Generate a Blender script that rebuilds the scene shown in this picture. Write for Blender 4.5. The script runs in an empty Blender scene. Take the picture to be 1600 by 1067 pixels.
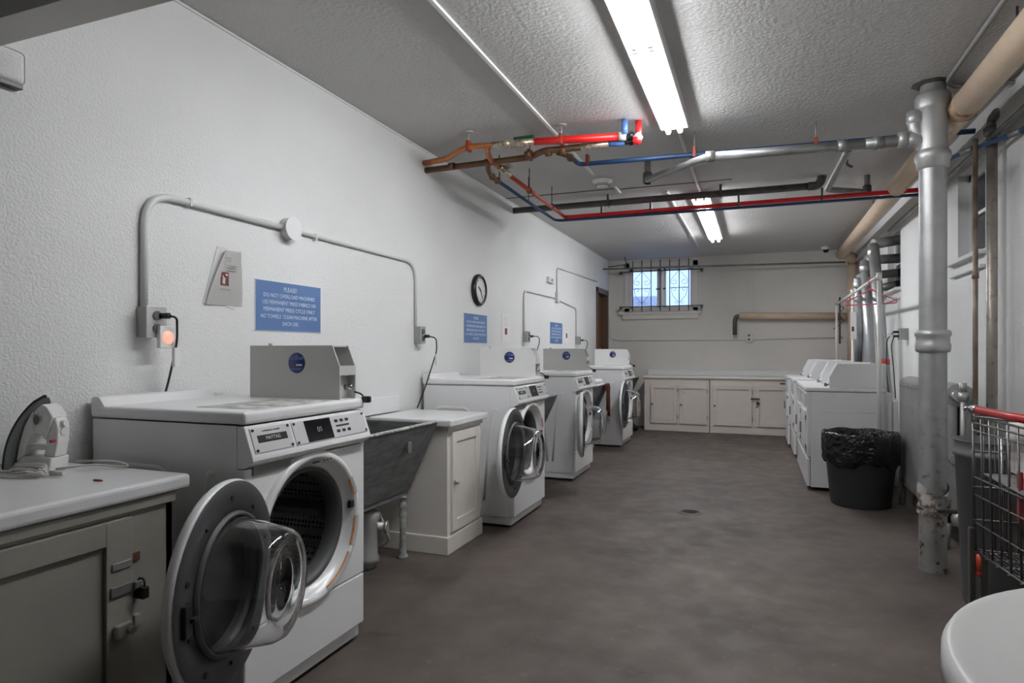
import bpy, bmesh, math, random
from mathutils import Vector, Matrix, Euler
random.seed(7)
sc = bpy.context.scene
COL = sc.collection
PI = math.pi
# ------------------------------------------------------------------ camera, world, exposure
cd = bpy.data.cameras.new('camera'); cam = bpy.data.objects.new('camera', cd); COL.objects.link(cam)
cam.location = (0, 0, 1.2); cam.rotation_euler = (PI/2, 0, math.atan(.383))
cd.sensor_width = 36; cd.lens = 22.5; cd.shift_y = .00906; cd.clip_start = .05
sc.camera = cam
w = bpy.data.worlds.new('world'); sc.world = w; w.use_nodes = True
w.node_tree.nodes['Background'].inputs[0].default_value = (.50, .66, 1, 1)
w.node_tree.nodes['Background'].inputs[1].default_value = 1.6
sc.view_settings.view_transform = 'Standard'; sc.view_settings.look = 'None'
sc.view_settings.gamma = 1; sc.view_settings.use_curve_mapping = False
sc.view_settings.exposure = 0.9
TUBE = 38.0
XL, XR, YB, ZC, YN = -2.25, 1.34, 10.3, 2.66, -2.2

# ------------------------------------------------------------------ materials
def nodes(m):
    return m.node_tree.nodes, m.node_tree.links
def mat(name, c, rough=.5, metal=0, noise=0, nscale=8, bump=0, bscale=60, c2=None, emit=0, coat=0, detail=4, dist=.02, stretch=None, spec=.5):
    m = bpy.data.materials.new(name); m.use_nodes = True
    N, L = nodes(m); b = N['Principled BSDF']
    b.inputs['Base Color'].default_value = (*c, 1); b.inputs['Roughness'].default_value = rough
    b.inputs['Metallic'].default_value = metal; b.inputs['Specular IOR Level'].default_value = spec
    if coat: b.inputs['Coat Weight'].default_value = coat; b.inputs['Coat Roughness'].default_value = .15
    if emit:
        b.inputs['Emission Color'].default_value = (*c, 1); b.inputs['Emission Strength'].default_value = emit
    tc = N.new('ShaderNodeTexCoord'); src = tc.outputs['Object']
    if stretch:
        mp = N.new('ShaderNodeMapping'); mp.inputs['Scale'].default_value = stretch
        L.new(src, mp.inputs[0]); src = mp.outputs[0]
    if c2:
        n = N.new('ShaderNodeTexNoise'); n.inputs['Scale'].default_value = nscale; n.inputs['Detail'].default_value = detail
        L.new(src, n.inputs['Vector'])
        r = N.new('ShaderNodeValToRGB'); r.color_ramp.elements[0].position = .5-noise; r.color_ramp.elements[1].position = .5+noise
        r.color_ramp.elements[0].color = (*c, 1); r.color_ramp.elements[1].color = (*c2, 1)
        L.new(n.outputs['Fac'], r.inputs[0]); L.new(r.outputs[0], b.inputs['Base Color'])
    if bump:
        n2 = N.new('ShaderNodeTexNoise'); n2.inputs['Scale'].default_value = bscale; n2.inputs['Detail'].default_value = 3
        L.new(src, n2.inputs['Vector'])
        bp = N.new('ShaderNodeBump'); bp.inputs['Strength'].default_value = bump; bp.inputs['Distance'].default_value = dist
        L.new(n2.outputs['Fac'], bp.inputs['Height']); L.new(bp.outputs[0], b.inputs['Normal'])
    return m
def glass(name, c=(1, 1, 1), rough=0.02, ior=1.45):
    m = mat(name, c, rough); b = m.node_tree.nodes['Principled BSDF']
    b.inputs['Transmission Weight'].default_value = 1; b.inputs['IOR'].default_value = ior
    return m
M = {}
M['wall'] = mat('wall_paint', (.66, .66, .645), .75, c2=(.72, .72, .71), noise=.2, nscale=1.3, bump=.4, bscale=105, dist=.010)
M['wall_back'] = mat('wall_paint_back', (.60, .58, .54), .7, c2=(.66, .64, .60), noise=.2, nscale=1.2, bump=.3, bscale=14, dist=.01)
M['ceil'] = mat('ceiling_plaster', (.50, .49, .475), .6, c2=(.58, .57, .555), noise=.25, nscale=1.1, bump=.42, bscale=52, dist=.014)
M['board'] = mat('ceiling_board', (.50, .49, .48), .6, c2=(.56, .55, .54), noise=.2, nscale=1.5, bump=.25, bscale=30, dist=.01)
def floor_mat():
    m = mat('concrete_floor', (.054, .042, .034), .6, c2=(.115, .091, .076), noise=.20, nscale=1.9, bump=.18, bscale=18, dist=.01, detail=8)
    N, L = nodes(m); b = N['Principled BSDF']
    tc = N.new('ShaderNodeTexCoord')
    n = N.new('ShaderNodeTexNoise'); n.inputs['Scale'].default_value = 7; n.inputs['Detail'].default_value = 10
    L.new(tc.outputs['Object'], n.inputs['Vector'])
    r = N.new('ShaderNodeMapRange'); r.inputs[1].default_value = .35; r.inputs[2].default_value = .7; r.inputs[3].default_value = .55; r.inputs[4].default_value = .75
    L.new(n.outputs['Fac'], r.inputs[0]); L.new(r.outputs[0], b.inputs['Roughness'])
    # pale scuffs and paint specks
    v = N.new('ShaderNodeTexNoise'); v.inputs['Scale'].default_value = 24; v.inputs['Detail'].default_value = 6
    L.new(tc.outputs['Object'], v.inputs['Vector'])
    r2 = N.new('ShaderNodeMapRange'); r2.inputs[1].default_value = .62; r2.inputs[2].default_value = .80; r2.inputs[4].default_value = .28
    L.new(v.outputs['Fac'], r2.inputs[0])
    mx = N.new('ShaderNodeMixRGB'); mx.inputs[2].default_value = (.24, .22, .20, 1)
    src = b.inputs['Base Color'].links[0].from_socket
    L.new(r2.outputs[0], mx.inputs[0]); L.new(src, mx.inputs[1]); L.new(mx.outputs[0], b.inputs['Base Color'])
    return m
M['floor'] = floor_mat()
M['white'] = mat('white_enamel', (.78, .78, .78), .28, coat=.3)
M['white2'] = mat('white_enamel_lid', (.80, .80, .80), .32)
M['whitep'] = mat('white_plastic', (.74, .73, .71), .35)
M['cream'] = mat('cream_painted_wood', (.68, .65, .60), .45, c2=(.73, .70, .65), noise=.2, nscale=5, bump=.1, bscale=25, dist=.006)
def worn():
    m = mat('worn_cream_wood', (.66, .61, .56), .5, bump=.15, bscale=25, dist=.006)
    N, L = nodes(m); b = N['Principled BSDF']; tc = N.new('ShaderNodeTexCoord')
    n = N.new('ShaderNodeTexNoise'); n.inputs['Scale'].default_value = 11; n.inputs['Detail'].default_value = 8
    L.new(tc.outputs['Object'], n.inputs['Vector'])
    r = N.new('ShaderNodeValToRGB'); e = r.color_ramp.elements
    e[0].position = .255; e[0].color = (.20, .15, .12, 1); e[1].position = .29; e[1].color = (.66, .60, .55, 1)
    L.new(n.outputs['Fac'], r.inputs[0]); L.new(r.outputs[0], b.inputs['Base Color'])
    return m
M['worn'] = worn()
M['greige'] = mat('greige_cabinet_paint', (.26, .245, .215), .5, c2=(.30, .28, .245), noise=.2, nscale=5, bump=.1, bscale=25, dist=.006)  # cream paint darkened, the shade on the bench front put into its colour
M['rustbrown'] = mat('rust_brown_metal', (.16, .045, .02), .6, c2=(.08, .03, .015), noise=.1, nscale=60)
M['laminate'] = mat('white_laminate', (.72, .72, .72), .28)
M['pinkwhite'] = mat('off_white_counter', (.70, .67, .64), .35)
M['grey_metal'] = mat('grey_painted_steel', (.36, .36, .35), .4, metal=.3)
M['box_metal'] = mat('coin_box_enamel', (.52, .52, .50), .35, metal=.15)
M['galv'] = mat('galvanized_pipe', (.42, .42, .41), .42, metal=.75, c2=(.58, .58, .57), noise=.2, nscale=14, bump=.2, bscale=40, dist=.004)
M['silver'] = mat('silver_paint', (.34, .34, .33), .42, metal=.5, c2=(.43, .43, .42), noise=.25, nscale=9, bump=.25, bscale=30, dist=.004)
def rusty(name, base, z0, z1):
    m = mat(name, base, .45, metal=.6, c2=tuple(x*1.25 for x in base), noise=.2, nscale=9, bump=.25, bscale=30, dist=.004)
    N, L = nodes(m); b = N['Principled BSDF']; tc = N.new('ShaderNodeTexCoord')
    sp = N.new('ShaderNodeSeparateXYZ'); L.new(tc.outputs['Object'], sp.inputs[0])
    n = N.new('ShaderNodeTexNoise'); n.inputs['Scale'].default_value = 26; n.inputs['Detail'].default_value = 10
    L.new(tc.outputs['Object'], n.inputs['Vector'])
    r = N.new('ShaderNodeMapRange'); r.inputs[1].default_value = .57; r.inputs[2].default_value = .68
    L.new(n.outputs['Fac'], r.inputs[0])
    h = N.new('ShaderNodeMapRange'); h.inputs[1].default_value = z1; h.inputs[2].default_value = z0
    L.new(sp.outputs['Z'], h.inputs[0])
    mu = N.new('ShaderNodeMath'); mu.operation = 'MULTIPLY'; L.new(r.outputs[0], mu.inputs[0]); L.new(h.outputs[0], mu.inputs[1])
    mx = N.new('ShaderNodeMixRGB'); mx.inputs[2].default_value = (.10, .045, .02, 1)
    src = b.inputs['Base Color'].links[0].from_socket
    L.new(mu.outputs[0], mx.inputs[0]); L.new(src, mx.inputs[1]); L.new(mx.outputs[0], b.inputs['Base Color'])
    return m
M['column'] = rusty('column_silver_paint', (.30, .30, .295), .15, .95)
M['rusty'] = rusty('rusty_galvanized', (.36, .33, .29), -4, 4)
M['iron'] = mat('dark_cast_iron', (.075, .072, .07), .5, metal=.5, c2=(.12, .115, .11), noise=.2, nscale=12)
M['greypipe'] = mat('grey_iron_pipe', (.20, .20, .195), .45, metal=.6, c2=(.30, .30, .29), noise=.2, nscale=10)
M['duct'] = mat('duct_metal', (.36, .37, .38), .42, metal=.8, c2=(.46, .47, .48), noise=.2, nscale=6)
M['beige'] = mat('beige_pipe_wrap', (.55, .42, .30), .7, c2=(.64, .50, .37), noise=.25, nscale=7, bump=.2, bscale=20, dist=.006)
M['brown'] = mat('brown_copper_pipe', (.10, .045, .022), .5, metal=.3, c2=(.17, .08, .035), noise=.2, nscale=20)
M['copper'] = mat('copper_pipe', (.60, .22, .07), .4, metal=.6, c2=(.42, .15, .05), noise=.2, nscale=22)
M['solder'] = mat('soldered_valve_brass', (.35, .27, .18), .4, metal=.7, c2=(.6, .55, .45), noise=.1, nscale=60)
M['red'] = mat('red_pex_pipe', (.75, .015, .015), .35)
M['redcart'] = mat('red_plastic', (.33, .008, .012), .35)
M['redd'] = mat('faded_red_pipe', (.55, .06, .03), .4)
M['rustred'] = mat('rust_red_hanger', (.30, .045, .015), .5)
M['blue'] = mat('blue_pex_pipe', (.02, .06, .16), .4)
M['bluelt'] = mat('light_blue_pipe', (.08, .17, .42), .4)
M['signblue'] = mat('sign_blue_plastic', (.075, .15, .33), .45, c2=(.09, .175, .37), noise=.2, nscale=6)
M['signtext'] = mat('sign_lettering', (.62, .68, .78), .5)
M['paper'] = mat('paper', (.74, .73, .71), .8)
M['paperedge'] = mat('paper_print_grey', (.42, .42, .42), .8)
M['maroon'] = mat('maroon_print', (.13, .025, .02), .6)
M['navy'] = mat('navy_sticker', (.012, .025, .13), .3)
M['navytxt'] = mat('sticker_lettering', (.25, .35, .7), .4)
M['black'] = mat('black_plastic', (.012, .012, .013), .35)
M['black2'] = mat('black_glossy', (.006, .006, .008), .12)
M['rubber'] = mat('grey_rubber_gasket', (.07, .07, .07), .55)
M['darkgrey'] = mat('dark_grey_plastic', (.10, .10, .103), .45)
M['midgrey'] = mat('mid_grey_plastic', (.20, .20, .20), .45)
M['plate'] = mat('silver_label_plate', (.62, .62, .62), .35, metal=.3)
M['orange'] = mat('orange_label', (.65, .22, .06), .5)
M['slate'] = mat('slate_stone', (.080, .083, .083), .6, c2=(.185, .188, .188), noise=.2, nscale=9, bump=.25, bscale=25, dist=.006, stretch=(1, 1, 3.5), detail=8)
M['rim'] = mat('chipped_paint_rim', (.22, .22, .21), .6, c2=(.50, .49, .47), noise=.06, nscale=40)
M['wood'] = mat('brown_varnished_wood', (.13, .050, .014), .45, c2=(.20, .085, .026), noise=.3, nscale=4, stretch=(6, 6, .7))
M['wood2'] = mat('dark_brown_frame', (.075, .045, .03), .5, c2=(.11, .06, .04), noise=.3, nscale=5)
M['clockface'] = mat('clock_face', (.62, .60, .57), .5)
M['bowl'] = glass('clear_door_glass', (.96, .97, .98), .01)
def pane():
    m = bpy.data.materials.new('frosted_window_glass'); m.use_nodes = True; N, L = nodes(m); N.clear()
    o = N.new('ShaderNodeOutputMaterial'); t = N.new('ShaderNodeBsdfTranslucent'); tr = N.new('ShaderNodeBsdfTransparent'); g = N.new('ShaderNodeBsdfGlossy')
    t.inputs[0].default_value = (.8, .86, 1, 1); tr.inputs[0].default_value = (.9, .95, 1, 1); g.inputs['Roughness'].default_value = .1
    a = N.new('ShaderNodeMixShader'); a.inputs[0].default_value = .6; L.new(t.outputs[0], a.inputs[1]); L.new(tr.outputs[0], a.inputs[2])
    c = N.new('ShaderNodeMixShader'); c.inputs[0].default_value = .06; L.new(a.outputs[0], c.inputs[1]); L.new(g.outputs[0], c.inputs[2])
    L.new(c.outputs[0], o.inputs[0]); return m
M['pane'] = pane()
M['darkpane'] = mat('dark_window_glass', (.02, .025, .03), .1)
M['bag'] = mat('black_bin_liner', (.008, .008, .009), .16, bump=.9, bscale=22, dist=.03)
M['bin'] = mat('dark_grey_bin', (.032, .034, .038), .5)
M['bin2'] = mat('grey_bin', (.075, .078, .082), .5)
M['chrome'] = mat('chrome_wire', (.5, .5, .5), .25, metal=1)
M['wire'] = mat('dull_steel_wire', (.13, .125, .12), .4, metal=.8)
M['towel'] = mat('rust_brown_cloth', (.16, .048, .03), .9, bump=.4, bscale=60, dist=.006)
M['pink'] = mat('pink_plastic', (.75, .14, .19), .4)
M['cord'] = mat('white_cord', (.55, .53, .50), .5)
M['pvc'] = mat('white_pvc', (.66, .64, .60), .4)
M['peach'] = mat('glowing_peach_disc', (.95, .42, .30), .4, emit=.35)
M['tube'] = mat('fluorescent_tube', (.95, .97, 1), .4, emit=TUBE)
M['green'] = mat('green_valve_lever', (.01, .07, .035), .4)
def drum():
    m = mat('perforated_steel_drum', (.07, .07, .07), .35, metal=.8); N, L = nodes(m); b = N['Principled BSDF']; tc = N.new('ShaderNodeTexCoord')
    v = N.new('ShaderNodeTexVoronoi'); v.inputs['Scale'].default_value = 55; v.inputs['Randomness'].default_value = .15
    L.new(tc.outputs['Object'], v.inputs['Vector'])
    r = N.new('ShaderNodeValToRGB'); e = r.color_ramp.elements
    e[0].position = .30; e[0].color = (.0, .0, .0, 1); e[1].position = .38; e[1].color = (.60, .60, .60, 1)
    L.new(v.outputs['Distance'], r.inputs[0]); L.new(r.outputs[0], b.inputs['Base Color']); return m
M['drum'] = drum()

# ------------------------------------------------------------------ mesh builder
class MB:
    def __init__(s): s.bm = bmesh.new()
    def _merge(s, t, smooth):
        for f in t.faces: f.smooth = smooth
        me = bpy.data.meshes.new('tmp'); t.to_mesh(me); t.free(); s.bm.from_mesh(me); bpy.data.meshes.remove(me)
    def box(s, x0, x1, y0, y1, z0, z1, bev=0, seg=2, mtx=None):
        t = bmesh.new(); bmesh.ops.create_cube(t, size=1)
        for v in t.verts: v.co = ((x0+x1)/2+v.co.x*(x1-x0), (y0+y1)/2+v.co.y*(y1-y0), (z0+z1)/2+v.co.z*(z1-z0))
        if bev: bmesh.ops.bevel(t, geom=t.edges[:], offset=bev, segments=seg, profile=.5, affect='EDGES')
        if mtx: bmesh.ops.transform(t, matrix=mtx, verts=t.verts)
        s._merge(t, False); return s
    def prism(s, pts, axis, a, b, bev=0, seg=2, smooth=False, mtx=None):
        """pts 2-D outline; axis 'x': pts=(y,z); 'y': pts=(x,z); 'z': pts=(x,y)"""
        t = bmesh.new()
        def P(p, q): return {'x': (q, p[0], p[1]), 'y': (p[0], q, p[1]), 'z': (p[0], p[1], q)}[axis]
        va = [t.verts.new(P(p, a)) for p in pts]; vb = [t.verts.new(P(p, b)) for p in pts]
        n = len(pts); t.faces.new(va); t.faces.new(vb[::-1])
        for i in range(n): t.faces.new((va[i], vb[i], vb[(i+1) % n], va[(i+1) % n]))
        bmesh.ops.recalc_face_normals(t, faces=t.faces[:])
        if bev: bmesh.ops.bevel(t, geom=t.edges[:], offset=bev, segments=seg, profile=.5, affect='EDGES')
        if mtx: bmesh.ops.transform(t, matrix=mtx, verts=t.verts)
        s._merge(t, smooth); return s
    def lathe(s, prof, c=(0, 0, 0), axis='z', seg=32, close=False, a0=0, a1=2*PI, sq=None):
        """prof: list of (r, h). close: join last to first."""
        t = bmesh.new(); full = abs(a1-a0-2*PI) < 1e-6; n = seg if full else seg+1; rings = []
        for r, h in prof:
            ring = []
            for i in range(n):
                a = a0+(a1-a0)*i/seg; u, v = r*math.cos(a), r*math.sin(a)
                p = {'z': (u, v, h), 'x': (h, u, v), 'y': (u, h, v)}[axis]
                ring.append(t.verts.new((c[0]+p[0], c[1]+p[1], c[2]+p[2])))
            rings.append(ring)
        k = len(rings)
        for j in range(k if close else k-1):
            A, B = rings[j], rings[(j+1) % k]
            for i in range(n if full else n-1):
                t.faces.new((A[i], A[(i+1) % n], B[(i+1) % n], B[i]))
        bmesh.ops.remove_doubles(t, verts=t.verts, dist=1e-5)
        bmesh.ops.recalc_face_normals(t, faces=t.faces[:])
        s._merge(t, True); return s
    def cyl(s, p0, p1, r0, r1=None, seg=16, cap=True):
        return s.tube([p0, p1], r0, seg=seg, cap=cap, r1=r1)
    def tube(s, pts, r, seg=10, cap=True, bend=0, nb=6, r1=None, closed=False):
        pts = [Vector(p) for p in pts]
        if bend and len(pts) > 2:
            out = [pts[0]]
            for i in range(1, len(pts)-1):
                a, b, c = pts[i-1], pts[i], pts[i+1]; d0, d1 = (a-b), (c-b)
                k = min(bend, d0.length*.49, d1.length*.49); A = b+d0.normalized()*k; B = b+d1.normalized()*k
                for j in range(nb+1):
                    t = j/nb; out.append(A*(1-t)**2+b*2*t*(1-t)+B*t*t)
            out.append(pts[-1]); pts = out
        t = bmesh.new(); n = len(pts); rings = []; prev = None
        for i, p in enumerate(pts):
            if closed: d = pts[(i+1) % n]-pts[i-1]
            else: d = pts[min(i+1, n-1)]-pts[max(i-1, 0)]
            d.normalize()
            if prev is None:
                up = Vector((0, 0, 1)) if abs(d.z) < .9 else Vector((1, 0, 0)); u = d.cross(up).normalized()
            else:
                u = (prev-d*prev.dot(d)).normalized()
            prev = u; v = d.cross(u); rr = r if r1 is None else r+(r1-r)*i/(n-1)
            rings.append([t.verts.new(p+(u*math.cos(2*PI*q/seg)+v*math.sin(2*PI*q/seg))*rr) for q in range(seg)])
        for i in range(n if closed else n-1):
            A, B = rings[i], rings[(i+1) % n]
            for q in range(seg): t.faces.new((A[q], A[(q+1) % seg], B[(q+1) % seg], B[q]))
        for f in t.faces: f.smooth = True
        if cap and not closed:
            t.faces.new(rings[0][::-1]); t.faces.new(rings[-1])
        bmesh.ops.recalc_face_normals(t, faces=t.faces[:])
        me = bpy.data.meshes.new('tmp'); t.to_mesh(me); t.free(); s.bm.from_mesh(me); bpy.data.meshes.remove(me)
        return s
    def sphere(s, c, r, sx=1, sy=1, sz=1, seg=16):
        t = bmesh.new(); bmesh.ops.create_uvsphere(t, u_segments=seg, v_segments=max(6, seg//2), radius=r)
        for v in t.verts: v.co = (c[0]+v.co.x*sx, c[1]+v.co.y*sy, c[2]+v.co.z*sz)
        s._merge(t, True); return s
    def quad(s, a, b, c, d):
        s.bm.faces.new([s.bm.verts.new(p) for p in (a, b, c, d)]); return s
    def build(s, name, m, parent=None, loc=None):
        me = bpy.data.meshes.new(name); s.bm.to_mesh(me); s.bm.free(); me.materials.append(m)
        o = bpy.data.objects.new(name, me); COL.objects.link(o)
        if parent: o.parent = parent
        if loc: o.location = loc
        return o
def tag(o, label=None, cat=None, group=None, kind=None):
    if label: o['label'] = label
    if cat: o['category'] = cat
    if group: o['group'] = group
    if kind: o['kind'] = kind
    return o
def empty(name, loc, label, cat, group=None, rz=0):
    o = bpy.data.objects.new(name, None); COL.objects.link(o); o.location = loc; o.rotation_euler = (0, 0, rz); o.empty_display_size = .1
    return tag(o, label, cat, group)
def kids(o): return [c for c in bpy.data.objects if c.parent == o]
def copy_tree(o, parent=None):
    c = o.copy(); COL.objects.link(c)
    if parent is not None: c.parent = parent
    for ch in kids(o): copy_tree(ch, c)
    return c
def struct(name, mb, m, parent=None):
    o = mb.build(name, m, parent)
    if not parent: o['kind'] = 'structure'
    return o
def text(body, size, m, parent, mtx, name='lettering', align='CENTER', ext=.0006, xs=1):
    """flat lettering; mtx places the text's own XY plane"""
    cu = bpy.data.curves.new('t', 'FONT'); cu.body = body; cu.size = size; cu.align_x = align; cu.align_y = 'CENTER'; cu.extrude = ext; cu.space_line = 1.0
    cu.resolution_u = 2
    to = bpy.data.objects.new('t', cu); COL.objects.link(to)
    dg = bpy.context.evaluated_depsgraph_get(); dg.update()
    me = bpy.data.meshes.new_from_object(to.evaluated_get(dg)); bpy.data.objects.remove(to); bpy.data.curves.remove(cu)
    me.name = name; me.transform(mtx @ Matrix.Diagonal((xs, 1, 1, 1))); me.materials.clear(); me.materials.append(m)
    o = bpy.data.objects.new(name, me); COL.objects.link(o)
    if parent: o.parent = parent
    return o
def face_px(x, y, z):      # text plane facing +x (left wall): text right = +y
    return Matrix(((0, 0, 1, x), (1, 0, 0, y), (0, 1, 0, z), (0, 0, 0, 1)))
def face_my(x, y, z):      # facing -y: text right = +x
    return Matrix(((1, 0, 0, x), (0, 0, -1, y), (0, 1, 0, z), (0, 0, 0, 1)))
def face_mx(x, y, z):      # facing -x: text right = -y
    return Matrix(((0, 0, -1, x), (-1, 0, 0, y), (0, 1, 0, z), (0, 0, 0, 1)))

# ------------------------------------------------------------------ room shell
struct('floor', MB().box(XL-.2, XR+.3, YN, YB+.3, -.1, 0), M['floor'])
struct('ceiling', MB().box(XL-.2, XR+.3, YN, YB+.3, ZC, ZC+.1), M['ceil'])
DY0, DY1, DZ = 9.40, 10.16, 2.10
struct('wall_left', MB().box(XL-.2, XL, YN, DY0, 0, ZC).box(XL-.2, XL, DY1, YB+.2, 0, ZC).box(XL-.2, XL, DY0, DY1, DZ, ZC), M['wall'])
WX0, WX1, WZ0, WZ1 = -1.99, -.86, 1.83, 2.60
struct('wall_back', MB().box(XL-.2, WX0, YB, YB+.2, 0, ZC).box(WX1, XR+.3, YB, YB+.2, 0, ZC).box(WX0, WX1, YB, YB+.2, 0, WZ0).box(WX0, WX1, YB, YB+.2, WZ1, ZC), M['wall_back'])
R1 = (4.82, 5.41, 1.84, 2.44); R2 = (7.37, 8.04, 1.84, 2.42)
mb = MB(); ys = [YN, R1[0], R1[1], R2[0], R2[1], YB+.2]
for i in range(5):
    if i % 2 == 0: mb.box(XR, XR+.3, ys[i], ys[i+1], 0, ZC)
    else:
        r = R1 if i == 1 else R2
        mb.box(XR, XR+.3, r[0], r[1], 0, r[2]).box(XR, XR+.3, r[0], r[1], r[3], ZC)
struct('wall_right', mb, M['wall'])
struct('wall_near', MB().box(XL-.2, XR+.3, YN-.2, YN, 0, ZC), M['wall'])
struct('trim_1', MB().box(XL, XR, 1.19, 1.30, 2.155, ZC), mat('header_beam_paint', (.58, .565, .53), .6))
struct('trim_2', MB().box(-1.272, -1.25, 1.32, 5.16, ZC-.014, ZC, .003), M['whitep'])
struct('trim_3', MB().box(-1.19, -1.168, 5.62, 5.86, ZC-.012, ZC, .003), M['whitep'])
struct('trim_4', MB().box(-.778, -.758, 5.95, 9.30, ZC-.014, ZC, .003), M['whitep'])
struct('trim_5', MB().box(XL, -1.19, 5.70, 5.72, ZC-.004, ZC).box(-1.15, -.2, 5.74, 5.755, ZC-.004, ZC), M['iron'])
struct('trim_6', MB().box(XL, XL+.008, 1.3, YB, ZC-.016, ZC-.008, .002), M['wall'])
struct('trim_7', MB().box(-.10, -.05, YB-.012, YB, 1.62, ZC, .003), M['wall_back'])
# recessed boards beside the ceiling strip
struct('trim_8', MB().box(XR-.06, XR, 1.3, YB, 2.47, ZC, .01), M['wall'])

# back window
d = struct('window_1', MB().box(WX0, WX0+.07, YB-.02, YB+.12, WZ0, WZ1).box(WX1-.07, WX1, YB-.02, YB+.12, WZ0, WZ1).box(WX0, WX1, YB-.02, YB+.12, WZ1-.07, WZ1)
           .box(WX0, WX1, YB-.02, YB+.12, WZ0, WZ0+.05).box(-1.435, -1.395, YB-.01, YB+.12, WZ0, WZ1), M['pinkwhite'])
for a, b in ((-1.92, -1.44), (-1.39, -.93)):
    f = MB().box(a, a+.045, YB+.02, YB+.06, 1.87, 2.53, .004).box(b-.045, b, YB+.02, YB+.06, 1.87, 2.53, .004).box(a, b, YB+.02, YB+.06, 2.465, 2.53, .004).box(a, b, YB+.02, YB+.06, 1.87, 1.915, .004)
    so = f.build('sash', M['pinkwhite'], d)
    MB().box(a+.04, b-.04, YB+.035, YB+.041, 1.91, 2.47).build('pane', M['pane'], so)
MB().box(-1.50, -1.44, YB+.0, YB+.02, 2.17, 2.19, .003).box(-1.39, -1.35, YB+.0, YB+.02, 2.17, 2.195, .003).build('window_latch', M['iron'], d)
MB().box(-2.09, -.80, YB-.045, YB+.02, 1.775, 1.815, .008).box(-2.03, -.85, YB-.035, YB, 1.70, 1.775, .006).build('window_sill', M['wall_back'], d)
# plain dark masses added outside to dim the lower panes
o = struct('trim_9', MB().box(-2.6, -1.62, 11.0, 11.5, 1.2, 2.13).box(-1.62, -.4, 11.3, 11.6, 1.2, 1.93).box(-2.6, -.3, 10.5, 11.8, 1.1, 1.2), mat('window_well_concrete', (.10, .12, .16), .9, c2=(.22, .24, .3), noise=.2, nscale=5))
# window bars
g = empty('window_guard', (-1.41, 10.15, 1.85), 'black wrought iron window guard with scrollwork over the far window', 'window bars')
for i in range(-3, 4):
    MB().cyl((i*.143, 0, -.03), (i*.143, 0, .77), .0075, seg=8).build('bar', M['iron'], g)
for z in (.045, .60):
    MB().box(-.60, .60, -.006, .006, z-.008, z+.008).build('cross_bar', M['iron'], g)
for sx in (-1, 1):
    for z in (.045, .60): MB().box(sx*.62-.022, sx*.62+.022, -.006, .006, z-.04, z+.01, .003).box(sx*.62-.006, sx*.62+.006, 0, .148, z-.006, z+.006).build('bracket', M['iron'], g)
for cx in (-.286, .286):
    MB().box(cx-.143, cx+.143, -.005, .005, .322, .332).build('cross_bar', M['iron'], g)
    for sx in (-1, 1):
        def spiral(x0, z0, r, turns, st, dr):
            return [(x0+sx*math.cos(st+dr*t/14*turns*2*PI)*r*(1-.75*t/14), 0, z0+math.sin(st+dr*t/14*turns*2*PI)*r*(1-.75*t/14)) for t in range(15)]
        MB().tube([(cx, 0, .60), (cx+sx*.10, 0, .48)]+spiral(cx+sx*.075, .425, .055, 1.1, .5, -1), .0035, seg=6).build('scroll', M['iron'], g)
        MB().tube([(cx, 0, .09), (cx+sx*.10, 0, .21)]+spiral(cx+sx*.075, .30, .045, 1.0, -.5, 1), .0035, seg=6).build('scroll', M['iron'], g)
        MB().tube(spiral(cx+sx*.045, .09, .03, 1.0, 0, 1), .003, seg=6).build('scroll', M['iron'], g)

# right windows
for k, r in ((2, R1), (3, R2)):
    y0, y1, z0, z1 = r
    d = struct('window_%d' % k, MB().box(XR+.065, XR+.12, y0, y0+.05, z0, z1).box(XR+.065, XR+.12, y1-.05, y1, z0, z1).box(XR+.065, XR+.12, y0, y1, z0, z0+.04).box(XR+.065, XR+.12, y0, y1, z1-.05, z1), M['whitep'])
    MB().box(XR+.07, XR+.10, y0, y1, (z0+z1)/2-.012, (z0+z1)/2+.012, .003).build('muntin', M['whitep'], d)
    MB().box(XR+.085, XR+.09, y0+.04, y1-.04, z0+.03, z1-.04).build('pane', M['darkpane'], d)
    MB().box(XR-.05, XR+.07, y0-.02, y1+.14, z0-.03, z0, .006).box(XR-.03, XR, y0, y1+.1, z0-.115, z0-.09, .005).build('window_sill', M['wall'], d)
# door on the left wall
d = struct('door_1', MB().box(XL-.13, XL-.09, DY0+.02, DY1-.02, 0, DZ-.02), M['wood'])
MB().box(XL-.16, XL+.02, DY0-.01, DY0+.05, 0, DZ+.05, .004).box(XL-.16, XL+.02, DY1-.05, DY1+.01, 0, DZ+.05, .004).box(XL-.16, XL+.02, DY0-.01, DY1+.01, DZ-.02, DZ+.06, .004).build('door_frame', M['wood2'], d)
MB().box(XL-.094, XL-.088, DY0+.14, DY1-.14, .25, 1.0, .002).box(XL-.094, XL-.088, DY0+.14, DY1-.14, 1.1, 1.95, .002).build('panel', M['wood'], d)
MB().sphere((XL-.05, DY0+.10, .98), .03).cyl((XL-.09, DY0+.10, .98), (XL-.05, DY0+.10, .98), .012).build('door_handle', M['solder'], d)

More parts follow.
